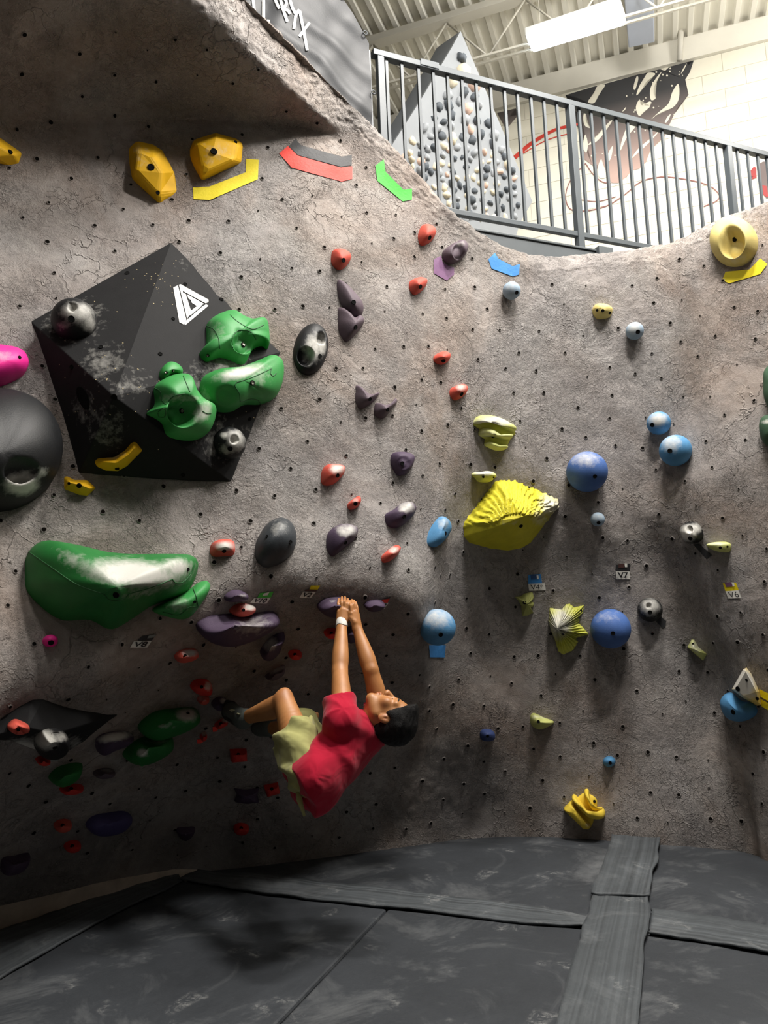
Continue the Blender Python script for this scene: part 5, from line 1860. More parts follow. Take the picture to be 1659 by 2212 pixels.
# ---------------------------------------------------------------- tapes
GT = 'coloured route tapes'
for lab, px, mt in [
    ('yellow tape strip bent up at the right end, under the yellow angular hold', [(417, 405), (452, 403), (531, 372), (532, 343), (559, 345), (557, 387), (453, 432), (418, 430)], T_YEL),
    ('black tape strip above the red tape strip under the roof', [(638, 300), (651, 314), (738, 338), (760, 335), (760, 357), (736, 360), (644, 335), (624, 316)], T_BLK),
    ('red tape strip along the lower edge of the black tape', [(622, 315), (643, 336), (736, 362), (761, 359), (761, 386), (738, 392), (630, 362), (603, 331)], T_RED),
    ('green tape strip with bent ends beside the wall edge', [(811, 358), (829, 344), (833, 371), (872, 410), (890, 407), (890, 431), (870, 435), (815, 390)], T_GRN),
    ('light blue tape strip below the wall edge', [(1055, 560), (1069, 546), (1077, 559), (1108, 575), (1123, 570), (1121, 593), (1108, 597), (1062, 580)], T_BLU),
    ('purple tape V below the mauve dish-topped hold', [(937, 560), (953, 552), (956, 566), (965, 572), (981, 578), (981, 593), (965, 606), (937, 590)], T_PUR),
    ('yellow tape strip below the doughnut hold', [(1560, 605), (1567, 587), (1619, 582), (1642, 558), (1658, 570), (1642, 592), (1575, 612)], T_YEL),
    ('blue tape strip hanging under the chalk-topped light blue ball', [(927, 1394), (963, 1394), (961, 1420), (929, 1420)], T_BLU),
    ('black tape strip slanting down from the white-chalked knob', [(1497, 1176), (1509, 1174), (1538, 1199), (1526, 1208)], T_BLK),
    ('short black tape arrow below the grey chalk-coated ball', [(1427, 1331), (1439, 1342), (1437, 1354), (1432, 1357), (1417, 1342)], T_BLK),
    ('upper yellow tape strip right of the pale triangular hold', [(1640, 1488), (1662, 1499), (1662, 1516), (1643, 1505)], T_YEL),
    ('lower yellow tape strip right of the pale triangular hold', [(1643, 1510), (1662, 1520), (1662, 1536), (1645, 1526)], T_YEL),
    ('red tape scrap under the red hold below the shoe', [(459, 1571), (468, 1568), (474, 1572), (468, 1580), (460, 1581)], T_RED),
    ('red tape scrap under the lower left red hold', [(426, 1598), (436, 1596), (441, 1601), (434, 1606), (426, 1606)], T_RED),
    ('white-tipped grey tape hanging under the low black volume', [(106, 1632), (127, 1631), (125, 1645), (108, 1645)], holdmat('tape_grey', srgb(130, 134, 130))),
]:
    decal('route_tape', px, mt, None, 0.0035, label=lab, cat='tape', group=GT)


# ---------------------------------------------------------------- grade labels
def text_on_quad(txt, quad, mat, parent, pad=0.1, bold=0.025):
    cu = bpy.data.curves.new('txt', 'FONT')
    cu.body = txt
    cu.offset = 0.0 if ('6' in txt or '*' in txt) else bold
    to = bpy.data.objects.new('txt', cu)
    C.objects.link(to)
    me = to.to_mesh()
    P = np.array([tuple(v.co)[:2] for v in me.vertices])
    Fc = [tuple(p.vertices) for p in me.polygons]
    to.to_mesh_clear()
    bpy.data.objects.remove(to)
    mn, mx = P.min(0), P.max(0)
    T = (P - mn) / (mx - mn)
    T = pad + T * (1 - 2 * pad)
    tl, tr, br, bl = [np.array(q, float) for q in quad]
    V = []
    for a, b in T:
        q = (bl * (1 - a) + br * a) * (1 - b) + (tl * (1 - a) + tr * a) * b
        p, n = wall_hit_low(q[0], q[1], 0.0115)
        V.append(p)
    return mesh_obj('lettering', V, Fc, mat, parent, loc=np.mean(V, 0))


def grade_tag(label, txt, quad, tape, tmat, small=None, smat=None, chip=None):
    c, n = wall_hit(*np.mean(quad, 0), 0.004)
    root = empty('grade_label', c)
    tag(root, label, 'label', 'grade labels under the routes')
    decal('card', quad, T_WHT, root, 0.004, None, 7.0)
    decal('tape', tape, tmat, root, 0.004, None, 7.0)
    if small:
        decal('tape', small, smat, root, 0.006, None, 7.0)
    if chip:
        decal('paper_chip', chip, T_WHT, root, 0.008, None, 7.0)
    text_on_quad(txt, quad, INK, root, 0.12)


grade_tag('white label reading V10 with green tape, left of the start hold', 'V10', [(549, 1292), (585, 1291), (576, 1304), (540, 1302)], [(562, 1281), (591, 1278), (585, 1291), (556, 1291)], T_GRN, [(570, 1282), (582, 1279), (578, 1286), (567, 1287)], T_WHT)
grade_tag('white label reading V2 with a yellow tape, above left of the climber\'s hands', 'V2', [(655, 1278), (682, 1279), (671, 1292), (647, 1291)], [(672, 1265), (692, 1265), (686, 1274), (668, 1274)], T_YEL, [(663, 1273), (686, 1274), (683, 1278), (657, 1277)], T_BRN)
grade_tag('small slanted label with red tape right of the climber\'s hands', 'V3', [(821, 1303), (840, 1302), (830, 1315), (814, 1315)], [(827, 1295), (842, 1293), (837, 1302), (822, 1302)], T_RED, [(831, 1291), (844, 1289), (842, 1293), (829, 1295)], T_BLK)
grade_tag('white label reading V8 with black tape, below the huge green wedge', 'V8', [(289, 1385), (328, 1384), (318, 1399), (281, 1399)], [(307, 1374), (338, 1370), (328, 1384), (297, 1384)], T_BLK, [(321, 1373), (337, 1370), (333, 1377), (318, 1379)], holdmat('tape_grey', srgb(130, 134, 130)))
grade_tag('white label reading V4 with blue tape, above the bat-shaped hold', 'V4*', [(1141, 1261), (1177, 1260), (1179, 1275), (1143, 1276)], [(1141, 1242), (1168, 1240), (1171, 1260), (1141, 1261)], T_BLU, [(1146, 1243), (1159, 1242), (1160, 1251), (1147, 1252)], tapemat('tape_dark_blue', srgb(44, 78, 128)), [(1159, 1243), (1163, 1243), (1164, 1251), (1160, 1251)])
grade_tag('white label reading V7 with black tape', 'V7', [(1330, 1234), (1360, 1234), (1361, 1251), (1332, 1251)], [(1330, 1220), (1361, 1218), (1361, 1234), (1330, 1234)], T_BLK, [(1336, 1219), (1349, 1218), (1349, 1226), (1336, 1227)], T_BRN, [(1349, 1217), (1355, 1217), (1355, 1225), (1350, 1225)])
grade_tag('white label reading V6 with yellow tape, at the right', 'V6', [(1567, 1277), (1595, 1275), (1602, 1292), (1573, 1293)], [(1561, 1260), (1590, 1259), (1596, 1275), (1567, 1277)], T_YEL, [(1565, 1259), (1580, 1258), (1583, 1267), (1569, 1268)], T_PUR, [(1580, 1258), (1585, 1258), (1587, 1266), (1583, 1267)])
# ================================================================ THE CLIMBER
class SDF:
    """blended distance field on a local grid, polygonised with surface nets"""

    def __init__(self, lo, hi, h):
        self.h = h
        self.lo = np.asarray(lo, float)
        n = np.ceil((np.asarray(hi) - self.lo) / h).astype(int) + 1
        self.ax = [self.lo[i] + np.arange(n[i]) * h for i in range(3)]
        self.D = np.full(tuple(n), 0.25, np.float32)

    def _box(self, a, b):
        s = []
        for i in range(3):
            i0 = max(0, int((a[i] - self.lo[i]) / self.h))
            i1 = min(len(self.ax[i]), int((b[i] - self.lo[i]) / self.h) + 2)
            s.append(slice(i0, max(i0 + 1, i1)))
        s = tuple(s)
        g = np.meshgrid(*[self.ax[i][s[i]] for i in range(3)], indexing='ij')
        return s, np.stack(g, -1)

    def _blend(self, s, d, k):
        o = self.D[s]
        if k <= 0:
            self.D[s] = np.minimum(o, d)
        else:
            hh = np.clip(0.5 + 0.5 * (o - d) / k, 0, 1)
            self.D[s] = o * (1 - hh) + d * hh - k * hh * (1 - hh)

    def cone(self, a, b, ra, rb, k=0.015):
        a, b = np.asarray(a, float), np.asarray(b, float)
        m = max(ra, rb) + k * 2 + 0.03
        s, P = self._box(np.minimum(a, b) - m, np.maximum(a, b) + m)
        ab = b - a
        t = np.clip(((P - a) @ ab) / (ab @ ab + 1e-12), 0, 1)
        d = np.linalg.norm(P - (a + t[..., None] * ab), axis=-1) - (ra + (rb - ra) * t)
        self._blend(s, d, k)

    def chain(self, pts, rad, k=0.012):
        """one limb: segments share their joint radii, so they are united without extra swelling"""
        pts = np.asarray(pts, float)
        if len(pts) > 2:                                 # round off the profile
            ts = np.concatenate([[0], np.cumsum(np.linalg.norm(np.diff(pts, axis=0), axis=1))])
            q = np.linspace(0, ts[-1], 4 * len(pts))
            rad = spline(np.asarray(rad, float)[:len(pts), None], ts, q)[:, 0]
            pts = np.stack([np.interp(q, ts, pts[:, i]) for i in range(3)], 1)
        m = max(rad) + k * 2 + 0.03
        s, P = self._box(pts.min(0) - m, pts.max(0) + m)
        d = np.full(P.shape[:3], 9.0)
        for i in range(len(pts) - 1):
            a, b_ = pts[i], pts[i + 1]
            ab = b_ - a
            t = np.clip(((P - a) @ ab) / (ab @ ab + 1e-12), 0, 1)
            d = np.minimum(d, np.linalg.norm(P - (a + t[..., None] * ab), axis=-1) - (rad[i] + (rad[i + 1] - rad[i]) * t))
        self._blend(s, d, k)

    def ell(self, c, axes, rad, k=0.02, sub=False):
        c = np.asarray(c, float)
        m = max(rad) + k * 2 + 0.03
        s, P = self._box(c - m, c + m)
        q = (P - c) @ np.array(axes, float).T
        r = np.asarray(rad, float)
        k0 = np.linalg.norm(q / r, axis=-1)
        k1 = np.linalg.norm(q / (r * r), axis=-1) + 1e-9
        d = k0 * (k0 - 1) / k1
        if sub:
            o = self.D[s]
            self.D[s] = np.maximum(o, -d)
        else:
            self._blend(s, d, k)

    def cut(self, p, n):
        """remove the side the normal points to"""
        s, P = self._box(self.lo, self.lo + 99)
        self.D = np.maximum(self.D, ((P - np.asarray(p)) @ unit(n)).astype(np.float32))

    def cut_near(self, p, n, rad):
        p = np.asarray(p, float)
        s, P = self._box(p - rad, p + rad)
        d = (P - p) @ unit(n)
        near = np.linalg.norm(P - p, axis=-1) < rad
        self.D[s] = np.where(near, np.maximum(self.D[s], d), self.D[s])

    def warp(self, fn):
        idx = np.argwhere(np.abs(self.D) < 0.03)
        P = self.lo + idx * self.h
        self.D[tuple(idx.T)] += fn(P).astype(np.float32)

    def mesh(self):
        D = self.D
        ins = D < 0
        n = D.shape
        cnt = np.zeros((n[0] - 1, n[1] - 1, n[2] - 1), np.int8)
        for dx in (0, 1):
            for dy in (0, 1):
                for dz in (0, 1):
                    cnt += ins[dx:n[0] - 1 + dx, dy:n[1] - 1 + dy, dz:n[2] - 1 + dz]
        act = np.argwhere((cnt > 0) & (cnt < 8))
        idx = np.full(cnt.shape, -1, np.int64)
        idx[tuple(act.T)] = np.arange(len(act))
        acc = np.zeros((len(act), 3))
        num = np.zeros(len(act))
        cor = [(0, 0, 0), (1, 0, 0), (0, 1, 0), (1, 1, 0), (0, 0, 1), (1, 0, 1), (0, 1, 1), (1, 1, 1)]
        for a in range(8):
            for b in range(a + 1, 8):
                ca, cb = np.array(cor[a]), np.array(cor[b])
                if np.abs(ca - cb).sum() != 1:
                    continue
                da = D[tuple((act + ca).T)]
                db = D[tuple((act + cb).T)]
                x = (da < 0) != (db < 0)
                t = np.where(x, da / np.where(x, da - db, 1), 0)
                acc += np.where(x[:, None], act + ca + (cb - ca) * t[:, None], 0)
                num += x
        V = self.lo + acc / num[:, None] * self.h
        Q = []
        for axis in range(3):
            a = [slice(None)] * 3
            b = [slice(None)] * 3
            a[axis] = slice(0, n[axis] - 1)
            b[axis] = slice(1, n[axis])
            A, B = ins[tuple(a)], ins[tuple(b)]
            e = np.argwhere(A != B)
            o1, o2 = (axis + 1) % 3, (axis + 2) % 3
            ok = (e[:, o1] > 0) & (e[:, o2] > 0) & (e[:, o1] < n[o1] - 1) & (e[:, o2] < n[o2] - 1)
            e = e[ok]
            sgn = A[tuple(e.T)]

            def cell(d1, d2):
                c = e.copy()
                c[:, o1] += d1
                c[:, o2] += d2
                return idx[tuple(c.T)]
            q = np.stack([cell(-1, -1), cell(0, -1), cell(0, 0), cell(-1, 0)], 1)
            q[~sgn] = q[~sgn][:, ::-1]
            Q.append(q)
        return V, np.concatenate(Q)


def sdf_obj(name, f, mat, parent, smooth_it=2):
    V, Q = f.mesh()
    for _ in range(smooth_it):                           # light Laplacian smoothing
        acc = np.zeros_like(V)
        num = np.zeros(len(V))
        for k in range(4):
            np.add.at(acc, Q[:, k], V[Q[:, (k + 1) % 4]] + V[Q[:, (k + 3) % 4]])
            np.add.at(num, Q[:, k], 2)
        V = V * 0.5 + 0.5 * acc / num[:, None]
    pw = np.array(parent_world(parent))
    me = fast_mesh(name, V - pw, Q)
    me.materials.append(mat)
    o = bpy.data.objects.new(name, me)
    C.objects.link(o)
    o.parent = parent
    return o, V


J = lambda x, y, Y: at_y(x, y, Y)

hold_p, hold_n = hit(735, 1308)
YH = hold_p[1] - 0.095                                    # front of the start hold
foot_p, foot_n = hit(486, 1512)

# joints
wrL, elL, shL = J(738, 1344, YH - 0.035), J(734, 1450, YH - 0.20), J(741, 1553, YH - 0.42)
wrR, elR, shR = J(772, 1358, YH - 0.030), J(801, 1448, YH - 0.12), J(826, 1546, YH - 0.12)
neck = J(800, 1586, YH - 0.28)
chest = J(757, 1604, YH - 0.30)
belly = J(717, 1645, YH - 0.36)
pelvis = J(688, 1680, YH - 0.42)
hipL, hipR = J(662, 1660, YH - 0.45), J(690, 1645, YH - 0.30)
knL, anL = J(613, 1514, YH - 0.22), J(532, 1550, foot_p[1] - 0.26)
knR, anR = J(652, 1574, YH + 0.10), J(585, 1572, YH + 0.33)
Hc = J(839, 1547, YH - 0.33)

Uu = unit((0.955, -0.04, -0.26))
Fd = unit(np.array((-0.22, 0.10, 0.95)) - Uu * np.dot((-0.22, 0.10, 0.95), Uu))
Ll = np.cross(Uu, Fd)
if Ll[1] > 0:
    Ll = -Ll
HAX = [Fd, Uu, Ll]


def hd(f, u, l):
    return Hc + Fd * f + Uu * u + Ll * l


spine = unit(neck - pelvis)
lat = unit((shR - shL) - spine * np.dot(shR - shL, spine))
ap = np.cross(spine, lat)
TAX = [spine, lat, ap]

person = empty('person', pelvis)
tag(person, 'climber in a crimson shirt and khaki shorts hanging from the start hold by both hands', 'person')

allp = np.array([wrL, elL, shL, wrR, elR, shR, neck, chest, pelvis, hipL, hipR, knL, anL, knR, anR, Hc, hd(0, .14, 0), hd(.13, 0, 0)])
lo, hi = allp.min(0) - 0.17, allp.max(0) + 0.17
lo[2] = min(lo[2], pelvis[2] - 0.2)

skin, t = newmat('skin_warm_tan')
v = t.coord()
base = t.ramp(t.noise(v, 14, 4), [(0.3, srgb(164, 110, 64)), (0.7, srgb(182, 126, 76))])
at = t.new('ShaderNodeAttribute', attribute_name='flush').outputs['Fac']
t.link(t.mix(at, base, srgb(160, 78, 60)), t.b.inputs['Base Color'])
t.b.inputs['Roughness'].default_value = 0.48
t.b.inputs['Subsurface Weight'].default_value = 0.08
t.b.inputs['Subsurface Radius'].default_value = (0.02, 0.008, 0.004)
t.link(t.bump(t.noise(v, 220, 3), 0.12, 0.002), t.b.inputs['Normal'])


def cloth(name, col, rough=0.85, var=0.1):
    m, t = newmat(name)
    v = t.coord()
    c = t.ramp(t.noise(v, 7, 4), [(0.3, tuple(x * (1 - var) for x in col[:3]) + (1,)), (0.7, tuple(min(1, x * (1 + var)) for x in col[:3]) + (1,))])
    t.link(c, t.b.inputs['Base Color'])
    t.b.inputs['Roughness'].default_value = rough
    t.b.inputs['Specular IOR Level'].default_value = 0.15
    t.b.inputs['Sheen Weight'].default_value = 0.15
    b = t.bump(t.noise(v, 10, 2, 0.45, 0.6), 0.5, 0.03)
    b = t.bump(t.noise(v, 600, 2), 0.25, 0.001, b)
    t.link(b, t.b.inputs['Normal'])
    return m


# ---- body: one continuous surface
b = SDF(lo, hi, 0.0042)
b.ell(chest, TAX, (0.15, 0.145, 0.095), 0.03)
b.ell(belly, TAX, (0.14, 0.125, 0.085), 0.04)
b.ell(pelvis, TAX, (0.11, 0.135, 0.095), 0.04)
b.cone(neck - spine * 0.03, hd(-0.025, -0.065, 0), 0.054, 0.050, 0.02)
b.cone(neck - spine * 0.03, shL, 0.05, 0.052, 0.03)
b.cone(neck - spine * 0.03, shR, 0.05, 0.052, 0.03)
for sh, el, wr in ((shL, elL, wrL), (shR, elR, wrR)):
    up = el - sh
    fo = wr - el
    b.chain([sh, sh + up * 0.35, sh + up * 0.65, el], [0.054, 0.048, 0.044, 0.037], 0.02)
    b.chain([el, el + fo * 0.22, el + fo * 0.5, el + fo * 0.85, wr], [0.037, 0.0415, 0.037, 0.028, 0.0250], 0.012)
    b.ell(el + np.array([0.008 if sh is shR else -0.008, -0.010, 0.0]), [unit(up), unit(np.cross(up, (0, 1, 0))), unit(np.cross(up, np.cross(up, (0, 1, 0))))], (0.026, 0.022, 0.022), 0.012)
# legs
for hp, kn, an in ((hipL, knL, anL), (hipR, knR, anR)):
    th, sk = kn - hp, an - kn
    b.chain([hp, hp + th * 0.4, hp + th * 0.8, kn], [0.085, 0.074, 0.056, 0.049], 0.02)
    cd = unit(np.cross(np.cross(th, sk), sk))
    if np.dot(cd, hp - kn) < 0:
        cd = -cd
    b.chain([kn, kn + sk * 0.3 + cd * 0.012, kn + sk * 0.65 + cd * 0.006, an], [0.046, 0.052, 0.042, 0.033], 0.012)
    b.ell(kn - unit(cd) * 0.02, [unit(th), unit(sk), unit(np.cross(th, sk))], (0.034, 0.034, 0.036), 0.02)
# head
b.ell(hd(-0.012, 0.030, 0), HAX, (0.094, 0.088, 0.074), 0.02)
b.ell(hd(0.022, -0.045, 0), HAX, (0.066, 0.070, 0.056), 0.03)
b.cone(hd(0.062, -0.096, -0.012), hd(0.062, -0.096, 0.012), 0.021, 0.021, 0.022)
for s in (-1, 1):
    b.cone(hd(0.0, -0.06, s * 0.048), hd(0.055, -0.095, s * 0.018), 0.018, 0.016, 0.02)
    b.ell(hd(0.058, -0.022, s * 0.040), HAX, (0.022, 0.024, 0.022), 0.02)
    b.cone(hd(0.072, 0.026, s * 0.010), hd(0.062, 0.022, s * 0.045), 0.013, 0.012, 0.014)
    b.ell(hd(0.066, 0.004, s * 0.030), HAX, (0.014, 0.012, 0.015), 0.006)
    # ear
    b.ell(hd(-0.012, -0.012, s * 0.070), [unit(Fd - 0.2 * Ll * s), Uu, unit(Ll * s + 0.2 * Fd)], (0.021, 0.033, 0.010), 0.004)
    b.ell(hd(-0.008, -0.008, s * 0.083), HAX, (0.010, 0.018, 0.008), 0, True)
    b.ell(hd(0.094, -0.034, s * 0.010), HAX, (0.011, 0.009, 0.009), 0.005)
b.cone(hd(0.078, 0.012, 0), hd(0.104, -0.028, 0), 0.009, 0.0115, 0.010)
b.ell(hd(0.087, -0.058, 0), HAX, (0.011, 0.0065, 0.021), 0.005)
b.ell(hd(0.084, -0.071, 0), HAX, (0.011, 0.0075, 0.018), 0.005)

# hands: palm, four fingers hooked over the hold, thumb at the side
def hand(wr, knuck, mids, tips, thumb, pr):
    kc = np.mean(knuck, 0)
    for k in knuck:
        b.cone(wr + (k - kc) * 0.55, k, 0.0165, pr, 0.010)
    b.cone(wr + (kc - wr) * 0.35, kc, 0.020, 0.015, 0.012)
    for i in range(4):
        b.chain([knuck[i], mids[i], tips[i]], [pr * 0.86, pr * 0.76, pr * 0.62], 0.0025)
        b.ell(knuck[i] + np.array([0, -0.004, 0]), np.eye(3), (0.0085, 0.0085, 0.0085), 0.004)
    b.chain(thumb, [0.016, 0.0105, 0.0085][:len(thumb)], 0.005)


hand(wrL, [J(x, y, YH - 0.022) for x, y in ((731, 1321), (738, 1318), (745, 1318), (751, 1321))],
     [J(x, y, YH - 0.016) for x, y in ((730.5, 1305), (737.5, 1301), (744.5, 1300), (751, 1304))],
     [J(x, y, YH + 0.030) for x, y in ((732, 1294), (738.5, 1290), (745, 1290), (751.5, 1294))],
     [J(748, 1338, YH - 0.03), J(755, 1326, YH - 0.022), J(756, 1313, YH - 0.008)], 0.0105)
hand(wrR, [J(x, y, Y) for x, y, Y in ((759, 1325, YH - 0.035), (764, 1322, YH - 0.022), (769, 1323, YH - 0.008), (773, 1328, YH + 0.006))],
     [J(x, y, Y) for x, y, Y in ((757.5, 1309, YH - 0.030), (762.5, 1305, YH - 0.016), (767, 1306, YH - 0.002), (771, 1311, YH + 0.012))],
     [J(x, y, Y) for x, y, Y in ((755.5, 1299, YH + 0.012), (760, 1296, YH + 0.022), (764, 1297, YH + 0.034), (768, 1301, YH + 0.044))],
     [J(765, 1344, YH - 0.04), J(758, 1335, YH - 0.042), J(755, 1322, YH - 0.030)], 0.0105)
body, BVt = sdf_obj('body', b, skin, person, 1)
body['label'] = 'bare tan arms, left leg, neck and upturned face'
fl = np.zeros(len(BVt))
for c, r, s in ((hd(0.092, -0.064, 0), 0.020, 0.75), (hd(0.1, -0.03, 0), 0.02, 0.25), (hd(-0.01, -0.012, 0.075), 0.03, 0.3), (hd(0.055, -0.025, 0.045), 0.03, 0.2), (knL, 0.06, 0.25)):
    fl = np.maximum(fl, s * np.clip(1.2 - np.linalg.norm(BVt - c, axis=1) / r, 0, 1))
at = body.data.attributes.new('flush', 'FLOAT', 'POINT')
at.data.foreach_set('value', fl.astype(np.float32))

# ---- face details
dark = simple('brow_dark', (0.012, 0.010, 0.009, 1), 0.7, bump=0)
for s in (-1, 1):
    tube('eyebrow', [hd(0.084, 0.026, s * 0.012), hd(0.083, 0.030, s * 0.028), hd(0.070, 0.028, s * 0.046)], [0.0035, 0.0042, 0.0022], dark, person, 6)
    tube('eyelashes', [hd(0.0795, 0.002, s * 0.017), hd(0.0815, 0.000, s * 0.030), hd(0.0735, 0.002, s * 0.043)], [0.0016, 0.0022, 0.0014], dark, person, 6)

# ---- hair
hl, hh_ = Hc - 0.17, Hc + 0.17
f = SDF(hl, hh_, 0.0036)
f.ell(hd(-0.020, 0.046, 0), HAX, (0.104, 0.094, 0.087), 0.02)
f.ell(hd(-0.066, -0.012, 0), HAX, (0.040, 0.058, 0.062), 0.03)
f.ell(hd(0.046, 0.080, 0), HAX, (0.058, 0.046, 0.068), 0.025)
f.ell(hd(0.012, 0.028, 0.066), HAX, (0.022, 0.035, 0.016), 0.015)
f.ell(hd(0.012, 0.028, -0.066), HAX, (0.022, 0.035, 0.016), 0.015)
s_, P_ = f._box(hl, hh_)
q = (P_ - Hc) @ np.array(HAX).T
face = (q[..., 0] - 0.036) - 0.45 * (q[..., 1] - 0.010)          # >0: in front of the hairline
ear = np.linalg.norm((q[..., :2] - np.array([-0.008, -0.018])) / np.array([0.021, 0.032]), axis=-1) - 1
f.D = np.maximum(f.D, np.minimum(face, 0.2).astype(np.float32))
f.D = np.maximum(f.D, (-ear * 0.03).astype(np.float32))
f.warp(lambda P: 0.003 * fbm(P * 30.0, 2, 3) + 0.003 * vnoise(((P - Hc) @ np.array(HAX).T) * np.array([30, 110, 110]), 5) - 0.001)
hairm, t = newmat('hair_black')
t.b.inputs['Base Color'].default_value = (0.006, 0.0055, 0.0055, 1)
t.b.inputs['Roughness'].default_value = 0.6
t.b.inputs['Specular IOR Level'].default_value = 0.2
v = t.coord()
t.link(t.bump(t.noise(v, 120, 4, 0.7, 2.0), 0.6, 0.006), t.b.inputs['Normal'])
hair, _ = sdf_obj('hair', f, hairm, person, 1)

# ---- shirt
slL = shL + (elL - shL) * 0.36
slR = shR + (elR - shR) * 0.36
pts = np.array([chest, pelvis, slL, slR, neck])
f = SDF(pts.min(0) - 0.24, pts.max(0) + 0.24, 0.0045)
f.ell(chest, TAX, (0.165, 0.168, 0.112), 0.03)
f.ell(belly + ap * 0.0, TAX, (0.16, 0.156, 0.114), 0.05)
hemc = pelvis - spine * 0.03
f.ell(hemc, TAX, (0.15, 0.168, 0.130), 0.05)
f.cone(neck - spine * 0.035, shL, 0.064, 0.070, 0.035)
f.cone(neck - spine * 0.035, shR, 0.064, 0.070, 0.035)
f.cone(shL - spine * 0.02, shL + (elL - shL) * 0.62, 0.074, 0.070, 0.03)
f.cone(shR - spine * 0.02, shR + (elR - shR) * 0.62, 0.074, 0.066, 0.03)
f.cut_near(slL, (elL - shL) + np.array([-0.03, -0.05, 0.05]), 0.16)
f.cut_near(slR, elR - shR, 0.15)
hem = pelvis - spine * 0.105
s_, P_ = f._box(f.lo, f.lo + 9)
f.D = np.maximum(f.D, (-(P_ - hem) @ spine).astype(np.float32))
# neck opening
f.cut_near(neck + spine * 0.012, unit(spine * 0.8 + unit(Hc - neck) * 0.6), 0.11)


def shirt_fold(P):
    q = (P - shL)
    a = np.arctan2(q @ ap, -(q @ spine))
    r = np.linalg.norm(q, axis=1)
    w = np.exp(-((r - 0.16) / 0.14) ** 2) * np.clip(r / 0.12 - 0.3, 0, 1)
    d = -0.011 * w * np.abs(np.sin(a * 2.6 + 5 * r + 1.6 * vnoise(P * 5.0, 41))) ** 5
    q2 = (P - hemc)
    ang = np.arctan2(q2 @ ap, q2 @ lat)
    down = np.clip(1 - np.abs((P - hem) @ spine) / 0.22, 0, 1)
    d = d - 0.008 * down * np.sin(ang * 4 + 5 * ((P - hem) @ spine) + 2 * vnoise(P * 5.0, 44)) - 0.007 * fbm(P * 8.0, 3, 31)
    return d


f.warp(shirt_fold)
shirtm = cloth('shirt_crimson', srgb(172, 18, 48))
shirt, SV = sdf_obj('shirt', f, shirtm, person, 2)
# collar band and sleeve hem
cn = unit(spine * 0.8 + unit(Hc - neck) * 0.6)
c0 = neck + spine * 0.016
ca = unit(np.cross(cn, (0, 1, 0)))
cb = np.cross(cn, ca)
ring = [c0 + (ca * math.cos(a) * 0.072 + cb * math.sin(a) * 0.066) + cn * 0.004 * math.sin(2 * a) for a in np.linspace(0, 2 * math.pi, 36, endpoint=False)]
tube('collar', ring, 0.009, shirtm, person, 8, True)
sn = unit(elL - shL + np.array([-0.03, -0.05, 0.05]))
sa = unit(np.cross(sn, (0.2, 1, 0)))
sb = np.cross(sn, sa)
tube('neck_print', [neck - spine * 0.055 + ap * s_ * 0.0 + lat * d_ for s_, d_ in ((1, -0.03), (1, 0.03))], 0.001, shirtm, person, 6) if False else None

# ---- shorts
hmL = hipL + (knL - hipL) * 0.54
hmR = hipR + (knR - hipR) * 0.80
pts = np.array([pelvis, hipL, hipR, hmL, hmR])
f = SDF(pts.min(0) - 0.2, pts.max(0) + 0.2, 0.0045)
f.ell(pelvis + spine * 0.02, TAX, (0.11, 0.132, 0.094), 0.03)
f.cone(hipL, hipL + (knL - hipL) * 0.66, 0.090, 0.088, 0.03)
f.cone(hipR, hipR + (knR - hipR) * 1.0, 0.085, 0.090, 0.02)
f.cone(hipL - np.array([0.0, 0, 0.03]), hmL + np.array([-0.045, 0, -0.045]), 0.075, 0.056, 0.03)
f.cut_near(hmL, (knL - hipL) + np.array([-0.10, 0, 0.0]), 0.17)


def shorts_fold(P):
    q = P - hipL
    d = unit(knL - hipL)
    al = q @ d
    e1 = unit(np.cross(d, (0, 1, 0)))
    ang = np.arctan2(q @ np.cross(d, e1), q @ e1)
    return -0.010 * np.abs(np.sin(ang * 2.0 + al * 13 + 2.5 * vnoise(P * 7.0, 4))) ** 3 - 0.010 * np.abs(np.sin(al * 17 + 1.7 * ang + 3.0 * vnoise(P * 6.0, 9))) ** 4 - 0.006 * fbm(P * 11.0, 3, 12) + 0.003


f.warp(shorts_fold)
shortm = cloth('shorts_khaki', srgb(158, 156, 100))
sdf_obj('shorts', f, shortm, person, 1)
tube('shorts_cord', [hipL + np.array([-0.035, -0.03, -0.075]), hipL + np.array([-0.030, -0.04, -0.12]), hipL + np.array([-0.010, -0.04, -0.19])], [0.012, 0.014, 0.006], shortm, person, 8)

# ---- tape on the left wrist
d = unit(wrL - elL)
fa_ = wrL - d * 0.030
e1 = unit(np.cross(d, (1, 0, 0)))
e2 = np.cross(d, e1)
V, Fc = [], []
for j, (off, rr) in enumerate(((0.0, 0.0285), (0.004, 0.0298), (0.042, 0.0288), (0.046, 0.0272))):
    for k in range(20):
        a = 2 * math.pi * k / 20
        V.append(fa_ + d * (off + (0.004 * math.sin(3 * a) if j < 2 else 0)) + rr * (e1 * math.cos(a) + e2 * math.sin(a)))
for j in range(3):
    for k in range(20):
        l = (k + 1) % 20
        Fc.append((j * 20 + k, j * 20 + l, (j + 1) * 20 + l, (j + 1) * 20 + k))
tp = mesh_obj('wrist_tape', V, Fc, simple('athletic_tape_white', srgb(226, 224, 216), 0.8, 0.03, 30, 0.2, 200), person, smooth=True, loc=fa_)
tp['label'] = 'white athletic tape around the left wrist'
tp.modifiers.new('thickness', 'SOLIDIFY').thickness = 0.002

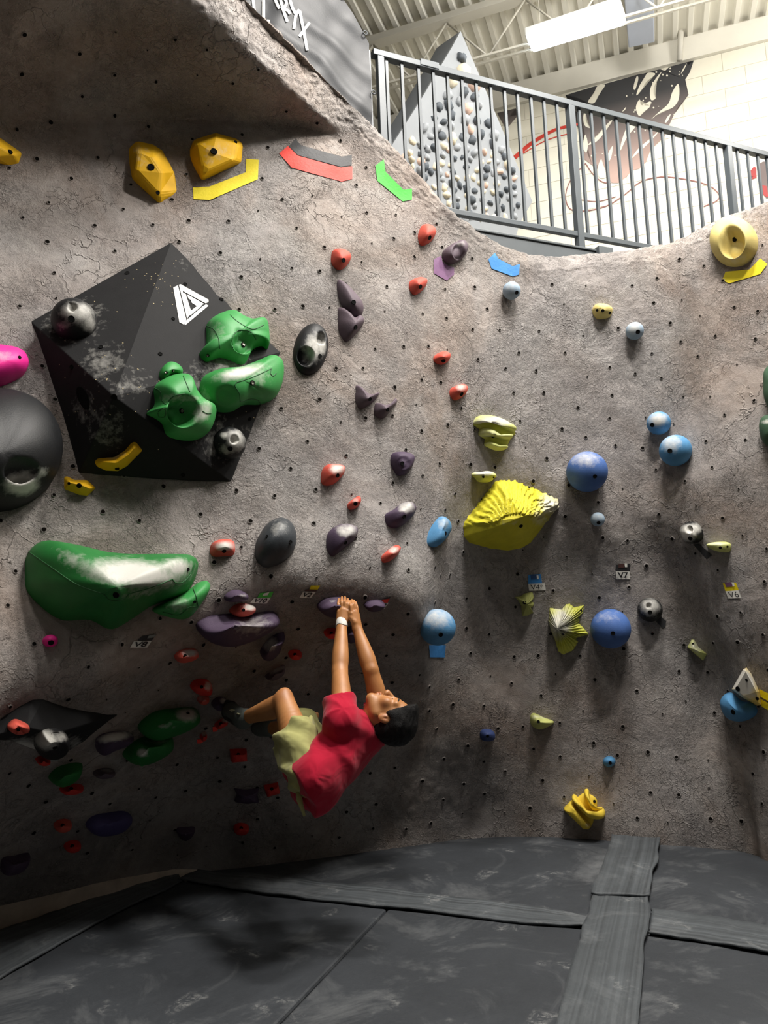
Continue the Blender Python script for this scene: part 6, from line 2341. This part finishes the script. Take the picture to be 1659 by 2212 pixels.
# ---- shoes
shoem = simple('shoe_black_rubber', srgb(36, 38, 38), 0.55, 0.1, 10, 0.2, 90)
shoeg = simple('shoe_grey_upper', srgb(78, 84, 80), 0.7, 0.1, 10, 0.3, 90)
patch = simple('shoe_pale_patch', srgb(190, 188, 150), 0.7, 0.05, 10, 0.1)
toeL = foot_p + foot_n * 0.045
rfoot, rn_ = hit(560, 1572)
toeR = rfoot + rn_ * 0.05 + np.array([-0.02, 0, 0.03])
for an, toe, kn, first in ((anL, toeL, knL, True), (anR, toeR, knR, False)):
    root = empty('climbing_shoe', an)
    root.parent = person
    root.location = Vector(an) - Vector(person.location)
    fd = unit(toe - an)
    sk = unit(an - kn)
    heel = an + sk * 0.045 - fd * 0.03
    ball_ = an + (toe - an) * 0.6 + sk * 0.03
    f = SDF(np.min([an, toe, heel], 0) - 0.12, np.max([an, toe, heel], 0) + 0.12, 0.0045)
    f.cone(heel, ball_, 0.036, 0.042, 0.015)
    f.cone(ball_, toe, 0.042, 0.024, 0.015)
    f.cone(an - sk * 0.005, an + sk * 0.03, 0.041, 0.044, 0.02)
    f.cone(an + sk * 0.01, ball_, 0.04, 0.038, 0.02)
    sdf_obj('upper', f, shoeg, root, 1)
    f = SDF(np.min([an, toe, heel], 0) - 0.12, np.max([an, toe, heel], 0) + 0.12, 0.0045)
    f.cone(heel + sk * 0.014, ball_ + sk * 0.012, 0.034, 0.041, 0.015)
    f.cone(ball_ + sk * 0.012, toe + fd * 0.003, 0.041, 0.026, 0.015)
    f.cone(toe, toe - fd * 0.05, 0.028, 0.036, 0.01)
    sdf_obj('rubber_sole', f, shoem, root, 1)
    if first:
        p = an - sk * 0.005 + fd * 0.055
        side = unit(np.cross(sk, fd))
        if np.dot(side, CAM - an) < 0:
            side = -side
        for c, w, h2 in ((an + fd * 0.085 + side * 0.040 + sk * 0.012, 0.020, 0.016), (an + sk * 0.008 - fd * 0.005 + side * 0.044, 0.016, 0.008)):
            q4 = [c + fd * w * a + sk * h2 * b_ for a, b_ in ((-1, -1), (1, -0.7), (0.8, 1), (-0.9, 0.8))]
            prism('pull_tab', [x + side * 0.006 for x in q4], -side * 0.008, patch, root, bev=0.002)
